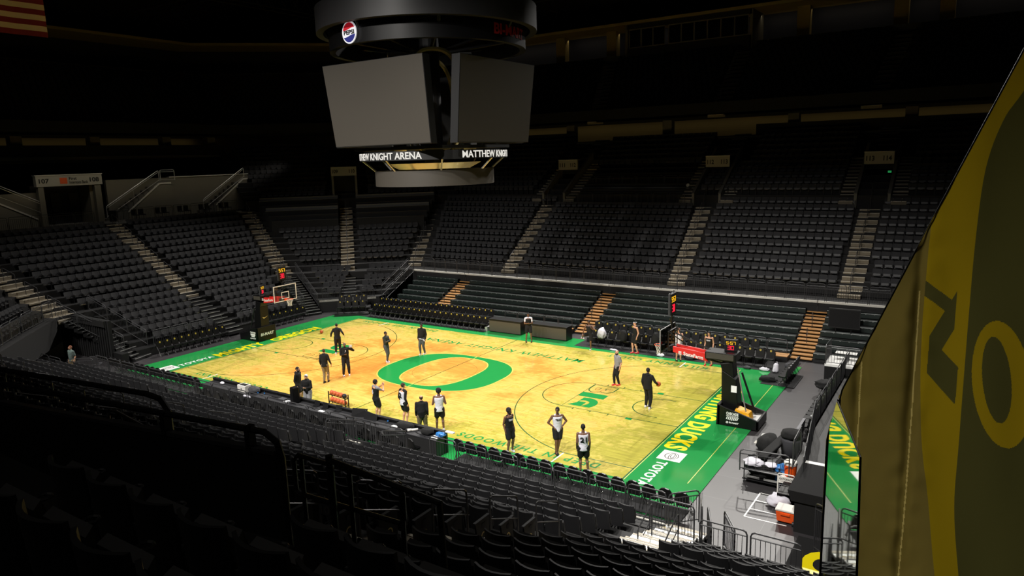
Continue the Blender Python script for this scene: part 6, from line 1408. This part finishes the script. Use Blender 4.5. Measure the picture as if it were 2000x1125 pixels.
mb.box(-1.2,-1.0,0,5,rz_(11),11.3,M['wallg'],T); mb.box(1.0,1.2,0,5,rz_(11),11.3,M['wallg'],T); mb.box(-1.2,1.2,-.1,.3,10.45,11.3,M['signb'],T); mb.box(-1,1,1.5,1.6,7.3,10.4,M['wall'],T); struct(mb,'wall_portal_corner')
mb = MB(); v0 = T @ Vector((-1.1,-.11,10.7)); text(mb,'109',v0,(1,1,0),(0,0,1),.55,.36,M['signt'],.03); v0 = T @ Vector((.5,-.11,10.7)); text(mb,'110',v0,(1,1,0),(0,0,1),.55,.36,M['signt'],.03); tag(mb.build('section_numbers'),'black section numbers 109 and 110 beside the scoreboard','sign')

# ------------------------------------------------------------------ upper levels
def bowl_poly(off_x, off_y): return [(XR+4,yy) for yy in ()] 
def uline(t):   # plan line t metres behind the upper front
    X_, Y_ = 41+t, 33+t; return [(-X_,-19-.4*t),(-X_,17+.4*t),(-25-.4*t,Y_),(XR+8,Y_)]
def uwall(name, t, z0, z1, m, th=.3):
    a, b = uline(t), uline(t+th); mb = MB()
    for j in range(3):
        mb.hexa([(*a[j],z0),(*a[j+1],z0),(*b[j+1],z0),(*b[j],z0)], [(*a[j],z1),(*a[j+1],z1),(*b[j+1],z1),(*b[j],z1)], m)
    return struct(mb, name)
def udeck(name, t0, t1, z0, z1, m):
    a, b = uline(t0), uline(t1); mb = MB()
    for j in range(3): mb.hexa([(*a[j],z0),(*a[j+1],z0),(*b[j+1],z0),(*b[j],z0)], [(*a[j],z1),(*a[j+1],z1),(*b[j+1],z1),(*b[j],z1)], m)
    return struct(mb, name)
uwall('trim_5', 0, 14.75, 15.9, M['wall'], .25); udeck('ceiling_concourse', 0, 9, 14.75, 14.95, M['wall']); uwall('wall_concourse', 6.5, 12.5, 14.75, M['warm']); udeck('floor_concourse', 2.2, 9, 12.7, 12.95, M['conc'])
up_z = lambda i: 15.0+.44*i
tiers('concrete_tiers_upper', 16, [uline(.25+.8*i) for i in range(17)], [up_z(i) for i in range(16)], M['concd'], M['concd'], 14.95)
mb = MB(); mb.box(7.5,XR+8,35.9,36.15,12.5,13.95,M['wall']); mb.box(-27,-10.5,35.9,36.15,12.5,13.95,M['wall']); mb.box(-43.6,-43.35,-20,18,12.5,13.95,M['wall']); struct(mb,'trim_parapet')
for xa in (-31,-19,-11.5,-1.0,10.5,19.5,27.5): 
    mb = MB(); mb.box(xa-.45,xa+.45,36.5,37.3,12.9,14.75,M['wallg']); struct(mb,'trim_column')
for ya in (-14,-8,-1.5,5,12,17):
    mb = MB(); mb.box(-44.9,-44.1,ya-.45,ya+.45,12.9,14.75,M['wallg']); struct(mb,'trim_column')
for q, x0, x1 in (('a',-7.0,-11.2),('b',4.8,3.6),('c',17.0,17.9)):
    aisle('stair_aisle_top', lambda i: (x0+(x1-x0)*i/15, 33.3+.8*i), 1.5, up_z, 16, M['step'], M['nose'])
uz = up_z(15)
udeck('floor_upper_concourse', 13, 19, uz, uz+.3, M['conc']); uwall('trim_6', 13, uz, uz+.9, M['conc'], .2); uwall('wall_upper', 17.5, uz, 26.5, M['navy']); udeck('ceiling_upper', 12.5, 19, 25.6, 25.9, M['warm'])
for xa in (-19,-12.3,8.6,17.2,20.9): mb = MB(); mb.box(xa-.6,xa+.6,48.2,49.2,uz,25.6,M['warm']); struct(mb,'trim_column')
mb = MB(); mb.box(-9.3,4.2,45.8,46.1,uz-.5,23.1,M['navy']); mb.box(-9.3,4.2,45.8,46.1,25.1,25.7,M['navy']); mb.box(4.0,4.3,45.8,50,uz-.5,25.7,M['wallg']); mb.box(-9.5,-9.2,45.8,50,uz-.5,25.7,M['wallg']); struct(mb,'wall_press_box')
fr_m = mat('grey_window_frame', (110,104,92), .6)
wn = 1
for (xa, xb, n) in ((-9.0,-4.9,3),(-4.5,3.9,6)):
    for i in range(n):
        a = xa+(xb-xa)*i/n; b = xa+(xb-xa)*(i+1)/n; mb = MB(); mb.box(a+.04,b-.04,45.92,45.95,23.2,25.0,M['dglass'])
        for (u0,u1,w0,w1) in ((a,b,23.1,23.2),(a,b,25.0,25.1),(a,a+.05,23.2,25.0),(b-.05,b,23.2,25.0)): mb.box(u0,u1,45.75,45.85,w0,w1,fr_m)
        struct(mb,'window_%d' % wn); wn += 1
# upper seats : one object of low seat backs
b = MB(); cnt = 0
for i in range(16):
    a_ = uline(.25+.8*i+.62); z = up_z(i)
    for j in range(3):
        p0, p1 = Vector(a_[j]), Vector(a_[j+1]); d = (p1-p0); L = d.length; d.normalize(); nn = Vector((-d.y,d.x)) 
        n = int(L/.6)
        for t in range(n):
            c = p0+d*(.3+t*.6)
            if j == 2 and any(abs(c.x-(x0+(x1-x0)*i/15)) < 1.0 for x0,x1 in ((-7.0,-11.2),(4.8,3.6),(17.0,17.9))): continue
            if pj((c.x,c.y,z))[0] < 500 and not inview((c.x,c.y,z)): continue
            e = d*.24; q = nn*(-.12 if j == 2 else -.12)
            P4 = [c-e, c+e, c+e+nn*.07, c-e+nn*.07]; b.hexa([(p.x,p.y,z+.36) for p in P4],[(p.x+nn.x*.1,p.y+nn.y*.1,z+.86) for p in P4],M['seat']); P4 = [c-e-nn*.2, c+e-nn*.2, c+e, c-e]; b.hexa([(p.x,p.y,z+.38) for p in P4],[(p.x,p.y,z+.6) for p in P4],M['seat'])
o = b.build('upper_stadium_seats'); tag(o,'barely visible dark seats filling the whole upper level','seats',kind='stuff')

# ceiling, trusses, flag
mb = MB(); mb.box(-70,50,-60,62,33,33.3,M['wall']); struct(mb,'ceiling')
mb = MB(); mb.box(-60.3,-60,-50,62,0,33,M['wall']); struct(mb,'wall_end'); mb = MB(); mb.box(-60,50,52,52.3,0,33,M['wall']); struct(mb,'wall_side')
def truss(p0, p1, n, w, h, label):
    p0, p1 = Vector(p0), Vector(p1); d = (p1-p0)/n; s = d.cross(Vector((0,0,1))).normalized()*w/2; b = MB(); u = Vector((0,0,h))
    for o_ in (s,-s): b.tube([p0+o_, p1+o_], .09, M['concd'], 5); b.tube([p0+o_+u, p1+o_+u], .09, M['concd'], 5)
    for i in range(n):
        for o_ in (s,-s): b.tube([p0+d*i+o_, p0+d*(i+.5)+o_+u], .05, M['concd'], 4); b.tube([p0+d*(i+.5)+o_+u, p0+d*(i+1)+o_], .05, M['concd'], 4)
    o = b.build('roof_truss'); tag(o, label, 'truss', 'roof trusses')
truss((-50,-8,27.5),(20,-8,27.5),22,1.6,2.4,'dark roof truss running lengthwise nearest the camera'); truss((-50,14,27.5),(40,14,27.5),26,1.6,2.4,'dark roof truss running lengthwise over the far sideline')
truss((-50,34,27),(45,34,27),26,1.6,2.4,'dark roof truss running lengthwise over the far stand'); truss((-40,-25,28),(-40,48,28),20,1.6,2.4,'dark roof truss running crosswise over the left end'); truss((-20,-20,28.5),(-20,48,28.5),20,1.6,2.4,'dark roof truss running crosswise left of the scoreboard')
truss((6,10,28.5),(6,48,28.5),12,1.6,2.4,'dark roof truss running crosswise right of the scoreboard')
fl = empty('hanging_flag',(-25,-6.75,19.95),0,'striped red and white flag hanging at the top left corner','flag')
cr, cw_ = mat('flag_red_cloth',(120,26,38),.8), mat('flag_cream_cloth',(205,185,160),.8)
b = MB(); NX = 14
for i in range(9):
    z0, z1 = i*.32, (i+1)*.32
    for j in range(NX):
        y0, y1 = -j*.42, -(j+1)*.42; w0, w1 = .05*math.sin(j*1.1), .05*math.sin((j+1)*1.1); b.hexa([(w0,y0,z0),(w0+.02,y0,z0),(w1+.02,y1,z0),(w1,y1,z0)],[(w0,y0,z1),(w0+.02,y0,z1),(w1+.02,y1,z1),(w1,y1,z1)], cr if i%2 == 0 else cw_)
b.build('striped_cloth', fl); b = MB(); b.tube([(0,.1,2.9),(0,-6,2.9)],.04,M['dark']); b.tube([(0,-1,2.9),(0,-1,12.9)],.02,M['dark']); b.build('hanging_pole', fl)
# lamp far up at the left
r = empty('roof_lamp',(-38,30.5,26.5),0,'bright roof lamp high at the upper left','lamp'); b = MB(); b.box(-.5,.5,-.3,.3,0,.5,M['dark']); b.build('housing',r); b = MB(); b.hexa([(-.3,-.6,-.3),(.9,-.6,-.1),(.9,.1,-.1),(-.3,.1,-.3)],[(-.3,-.6,-.28),(.9,-.6,-.08),(.9,.1,-.08),(-.3,.1,-.28)],mat('lamp_plate',(150,150,160),.3,emit=(200,205,220),es=.5)); b.build('lamp_plate',r)

# ------------------------------------------------------------------ banner at the right
bm = bpy.data.materials.new('thin_banner_cloth'); bm.use_nodes = True; nt = bm.node_tree
for n in list(nt.nodes): nt.nodes.remove(n)
def cloth(name, rgb, tr=.55):
    m = bpy.data.materials.new(name); m.use_nodes = True; nt = m.node_tree
    for n in list(nt.nodes): nt.nodes.remove(n)
    o = nt.nodes.new('ShaderNodeOutputMaterial'); d = nt.nodes.new('ShaderNodeBsdfDiffuse'); t = nt.nodes.new('ShaderNodeBsdfTranslucent'); mx = nt.nodes.new('ShaderNodeMixShader'); mx.inputs[0].default_value = tr
    d.inputs[0].default_value = lin(rgb)+(1,); t.inputs[0].default_value = lin(rgb)+(1,); nt.links.new(d.outputs[0],mx.inputs[1]); nt.links.new(t.outputs[0],mx.inputs[2]); nt.links.new(mx.outputs[0],o.inputs[0]); return m
BG, BY = cloth('banner_green_cloth',(92,90,48)), cloth('banner_yellow_cloth',(178,152,28)); BT = cloth('banner_green_warm_light',(140,124,62))  # tan and olive are green cloth with warm court bounce painted in
YB = -22.0
ban = empty('banner',(24.3,YB,5.9),0,'tall green and yellow cloth banner with a diagonal left edge at far right','banner')
def flat(name, poly, m, y, th=.012, parent=ban, ax=0, az=0):
    b = MB(); n = len(poly); vs = [(x-24.3, y-YB, z-5.9) for x,z in poly]; b.add(vs+[(x,yy+th,z) for x,yy,z in vs], [tuple(range(n)), tuple(range(2*n-1,n-1,-1))]+[(i,(i+1)%n,n+(i+1)%n,n+i) for i in range(n)], m); return b.build(name, parent)
def smoothpts(pts, k=6):
    out = []; n = len(pts)
    for i in range(n-1):
        p0, p1, p2, p3 = [Vector(pts[max(0,min(n-1,j))]) for j in (i-1,i,i+1,i+2)]
        for t in range(k):
            u = t/k; out.append(tuple(.5*((2*p1)+(-p0+p2)*u+(2*p0-5*p1+4*p2-p3)*u*u+(-p0+3*p1-3*p2+p3)*u**3)))
    return out+[tuple(pts[-1])]
# cloth : a wavy sheet cut along the diagonal edge
def edge_x(z):
    P_ = [(5.6,23.39),(8.9,23.37),(9.07,23.37),(10.98,24.11),(12.5,24.71),(13.6,25.15)]
    for (z0,x0),(z1,x1) in zip(P_,P_[1:]):
        if z <= z1: return x0+(x1-x0)*(z-z0)/(z1-z0)
    return P_[-1][1]
LYL = smoothpts([(6.3,24.56),(7.28,24.38),(8.09,24.27),(8.74,24.17),(9.6,24.11),(10.33,24.10),(10.98,24.11)])
LYR = smoothpts([(6.38,24.74),(7.35,24.59),(8.09,24.50),(8.8,24.49),(9.96,24.48),(10.8,24.48),(11.47,24.51),(11.9,24.61),(12.15,24.74),(12.75,25.05),(13.6,25.5)])
def interp(L, z):
    if z <= L[0][0]: return L[0][1]
    for (z0,x0),(z1,x1) in zip(L,L[1:]):
        if z <= z1: return x0+(x1-x0)*(z-z0)/max(z1-z0,1e-6)
    return L[-1][1]
def wave(x, z):
    w_ = .022*math.sin(x*9+z*1.3)*.6+.05*noise.noise(Vector((x*2.2,z*.7,3)))
    for sx in (23.56,24.05): w_ -= .05*math.exp(-((x-sx)/.05)**2)*(1+.5*noise.noise(Vector((sx,z*4,0)))); w_ += .045*noise.noise(Vector((x*6,z*5,1)))*math.exp(-((x-sx)/.16)**2)
    return w_
b = MB(); NZ = 700; zs2 = [5.9+(13.5-5.9)*i/NZ for i in range(NZ+1)]; XE = 26.6
def zone(nx, fa, fb, m, inside=None, m2=None):
    vs = []; f0 = len(b.f)
    for z in zs2:
        a0, b0 = fa(z), fb(z)
        for j in range(nx+1): x = a0+(b0-a0)*j/nx; vs.append((x-24.3, wave(x,z), z-5.9))
    b.add(vs, [(i*(nx+1)+j, i*(nx+1)+j+1, (i+1)*(nx+1)+j+1, (i+1)*(nx+1)+j) for i in range(NZ) for j in range(nx)], m)
    if inside:
        k2 = b.mi(m2)
        for fi in range(f0, len(b.f)):
            q = b.f[fi]; c0, c1 = b.v[q[0]], b.v[q[2]]
            if inside((c0[0]+c1[0])/2+24.3, (c0[2]+c1[2])/2+5.9): b.m[fi] = k2
LL = lambda z: max(edge_x(z), interp(LYL, z)) if z <= 10.98 else edge_x(z)
cl = [Vector(q) for q in ((24.10,10.32),(24.37,10.12),(24.17,9.66),(24.43,9.36))]
def in_zig(x, z):
    for a, c in zip(cl, cl[1:]):
        if min(a.x,c.x) <= x <= max(a.x,c.x):
            t = (x-a.x)/(c.x-a.x); zz = a.y+(c.y-a.y)*t
            if abs(z-zz) < (.075 if c.y-a.y > -.25 else .19): return True
    return False
def in_ring(x, z):
    def e(cx, cz, rx, rz2): dx, dz = x-cx, z-cz; c, s = math.cos(.14), math.sin(.14); u, v = dx*c+dz*s, -dx*s+dz*c; return (u/rx)**2+(v/rz2)**2 < 1
    return e(24.79,9.42,.235,.63) and not e(24.75,9.46,.115,.43)
YR = lambda z: interp(LYR, z)
BS = cloth('banner_seam_highlight', (215,195,120)); seamx = lambda z: 23.57+.012*math.sin(z*.9)  # seam strips coloured lighter to paint their highlights
zone(110, edge_x, LL, BT, lambda x, z: (abs(x-seamx(z)) < .006 and z < 9.5) or (abs(x-(seamx(z)+.485)) < .006 and z < 10.3), BS); zone(80, LL, YR, BY, in_zig, BG); zone(150, YR, lambda z: max(YR(z)+.02,25.12), BG, in_ring, BY); zone(10, lambda z: max(YR(z)+.02,25.12), lambda z: XE, BG)
o = b.build('cloth', ban, smooth=True)
b = MB(); pts = [(edge_x(z)-24.3,0,z-5.9) for z in zs2]; b.tube(pts[::20],.009,M['blk'],5); b.build('edge_rope', ban)
b = MB(); b.tube([(1.4,0,0),(1.4,0,8.2)],.05,M['blk']); b.tube([(-.92,0,0),(-.92,0,3.15)],.02,M['blk']); b.build('support_pole', ban)
# glossy clear guard panel in front of the banner edge
gp = bpy.data.materials.new('dark_acrylic'); gp.use_nodes = True; nt = gp.node_tree
for n in list(nt.nodes): nt.nodes.remove(n)
o_ = nt.nodes.new('ShaderNodeOutputMaterial'); t_ = nt.nodes.new('ShaderNodeBsdfTransparent'); g2 = nt.nodes.new('ShaderNodeBsdfGlossy'); mx_ = nt.nodes.new('ShaderNodeMixShader'); mx_.inputs[0].default_value = .72; t_.inputs[0].default_value = (.5,.55,.5,1); g2.inputs[0].default_value = (.75,.78,.75,1); g2.inputs[1].default_value = .02
nt.links.new(t_.outputs[0],mx_.inputs[1]); nt.links.new(g2.outputs[0],mx_.inputs[2]); nt.links.new(mx_.outputs[0],o_.inputs[0])
a_ = math.radians(104); T = Matrix.Translation((24.07,-26.2,7.9)) @ Matrix.Rotation(a_,4,'Z')
b = MB(); poly = [(-.21,.2),(-.12,1.66),(.0,2.26),(1.12,2.17),(1.46,1.87),(1.5,1.19),(1.48,.2)]; b.prism([(x,z) for x,z in poly], -.006, .006, gp, T @ Matrix.Rotation(PI/2,4,'X')); gpo = b.build('plexiglass_guard'); tag(gpo,'clear glossy guard panel mirroring the green court, left of the banner','panel')
b = MB(); b.tube([T @ Vector((x,0,z)) for x,z in poly], .005, M['blk'], 5, closed=True); b.build('panel_frame', gpo)
for i, (xx, yy, h) in enumerate(((23.74,-24.75,9.72),(23.66,-24.5,9.7))):
    b = MB(); b.tube([(xx,yy,5.2),(xx,yy,h-.15),(xx+.02,yy+.05,h)],.012,M['blk'],8); b.tube([(xx,yy,h-.9),(xx-.05,yy+.35,h-.75)],.009,M['blk'],6); tag(b.build('guard_post'),'dark upright guard post left of the glossy panel, %s from the camera' % ORD[i+1],'post','guard posts beside the panel')
# ------------------------------------------------------------------ foreground guard at the lower left
fg = empty('guard_wall',(19.3,-26.1,7.4),math.atan2(-.153,-.988),'tall solid black guard wall with top rails in the lower left foreground','guard wall')
b = MB(); b.box(0,7.5,-.03,.03,.0,1.72,M['wall']); b.build('solid_panel',fg)
b = MB(); b.box(0,7.5,-.035,.035,1.72,1.76,M['rail']); b.build('trim_strip',fg)
b = MB(); b.tube([(-.06,0,.1),(-.06,0,1.7),(-.02,0,1.84),(.12,0,1.92),(3.6,0,1.96),(7.5,0,2.0)],.032,M['blk'],8); b.build('lower_rail',fg)
b = MB(); b.tube([(1.40,-.05,1.7),(1.40,-.05,1.94),(1.50,-.05,2.06),(1.7,-.05,2.09),(7.5,-.05,2.14)],.03,M['blk'],8); b.build('upper_rail',fg)
for x in (.3,1.4,4.1): b = MB(); b.box(x-.03,x+.03,-.04,.04,1.7,1.96,M['blk']); b.build('post',fg)
for (x0, x1, y, l) in ((18.45,20.02,-25.25,'left'),):
    b = MB(); z = 8.62; c = .1; b.tube([(x0,y,z-.42),(x0,y,z-.08),(x0+.07,y,z),(x1-.07,y,z),(x1,y,z-.08),(x1,y,z-.34),(x1-.06,y,z-.40),(x0+.06,y,z-.45)],.026,M['blk'],8,closed=True)
    for xx in (x0+.12,x0+.85,x1-.02): b.tube([(xx,y,z),(xx,y,7.35)],.026,M['blk'],8)
    o = b.build('guard_rail'); tag(o,'large black looped foreground rail at the top of the near right stairs','railing')
    b = MB(); b.box(x0+.35,x0+.62,y-.01,y+.01,8.02,8.16,M['cchar']); b.box(x0+.34,x0+.63,y+.01,y+.02,8.0,8.18,M['blk']); sg = b.build('section_sign',o); b = MB(); text(b,'101',(x0+.38,y-.012,8.04),(1,0,0),(0,0,1),.2,.09,M['conc'],.02); b.build('sign_lettering',sg)
b = MB(); b.tube([(19.25,-25.45,7.35),(19.25,-25.45,8.85)],.04,M['blk'],8); b.tube([(19.25,-25.45,8.8),(20.9,-25.75,8.9),(20.95,-25.75,7.3)],.03,M['blk'],8); tag(b.build('guard_rail'),'black straight foreground rail rising behind the looped rail','railing')
b = MB(); b.hexa([(19.6,-29.05,10.1),(20.6,-29.4,10.1),(20.7,-29.2,10.1),(19.8,-28.85,10.1)],[(19.6,-29.05,10.14),(20.6,-29.4,10.14),(20.7,-29.2,10.14),(19.8,-28.85,10.14)],M['cchar']); item('folded_sheet','dark sheet lying over the seats at the lower left corner','sheet',b)

# ------------------------------------------------------------------ light
def area(name, loc, target, size, power, col=(1,.96,.88), sy=None, spread=None):
    l = bpy.data.lights.new(name, 'AREA'); l.energy = power; l.color = col; l.size = size
    if sy: l.shape = 'RECTANGLE'; l.size_y = sy
    if spread: l.spread = spread
    o = bpy.data.objects.new(name, l); C.objects.link(o); o.location = loc
    o.rotation_euler = (Vector(target)-Vector(loc)).to_track_quat('-Z','Y').to_euler(); return o
def spot(name, loc, target, power, ang, blend=.7, r=.4, col=(1,.96,.90)):
    l = bpy.data.lights.new(name, 'SPOT'); l.energy = power; l.spot_size = math.radians(ang); l.spot_blend = blend; l.shadow_soft_size = r; l.color = col
    o = bpy.data.objects.new(name, l); C.objects.link(o); o.location = loc
    o.rotation_euler = (Vector(target)-Vector(loc)).to_track_quat('-Z','Y').to_euler(); return o
for x in (-19,-11,-4,4,11,19):
    spot('court_light', (x,-26,27), (x*.93,-.6,0), 18500 if x < 0 else 25500, 62, .85, .35)
    spot('court_light', (x,26,27), (x*.93,.6,0), 28500 if x < 0 else 22500, 60, .85, .35)
for x in (2,10): spot('banner_fill_spot', (x,17,27), (23.9,-22,7.9), 16000, 13, 1.0, .35)  # added spots without fixtures, brighten the banner from behind
area('concourse_lamp', (-2,38.6,14.6), (-2,39.5,13.0), 66, 22, (1,.85,.6), sy=.3)
area('concourse_lamp', (-46.6,0,14.6), (-47.5,0,13.0), 34, 9, (1,.85,.6), sy=.3)
area('left_wall_fill', (-35.3,4,12.9), (-37.5,4,8.8), 30, 55, (1,.93,.8), sy=.4, spread=1.7)  # added fill that brightens the left end wall and deck
area('foreground_fill', (15,-34,23), (20,-27,9), 3, 9, (1,.93,.82), spread=1.0)  # added overhead fill for faint highlights on the foreground seats
area('upper_lamp', (0,49.0,25.3), (0,50.3,23), 60, 80, (1,.85,.6), sy=.3)
w = bpy.data.worlds.new('w'); bpy.context.scene.world = w; w.use_nodes = True
w.node_tree.nodes['Background'].inputs[0].default_value = (.02,.022,.03,1); w.node_tree.nodes['Background'].inputs[1].default_value = .12
vs_ = bpy.context.scene.view_settings; vs_.view_transform = 'Standard'; vs_.look = 'None'; vs_.gamma = 1; vs_.use_curve_mapping = False; vs_.exposure = 0
bpy.context.scene.cycles.max_bounces = 5; bpy.context.scene.cycles.transparent_max_bounces = 12; bpy.context.scene.cycles.use_denoising = True
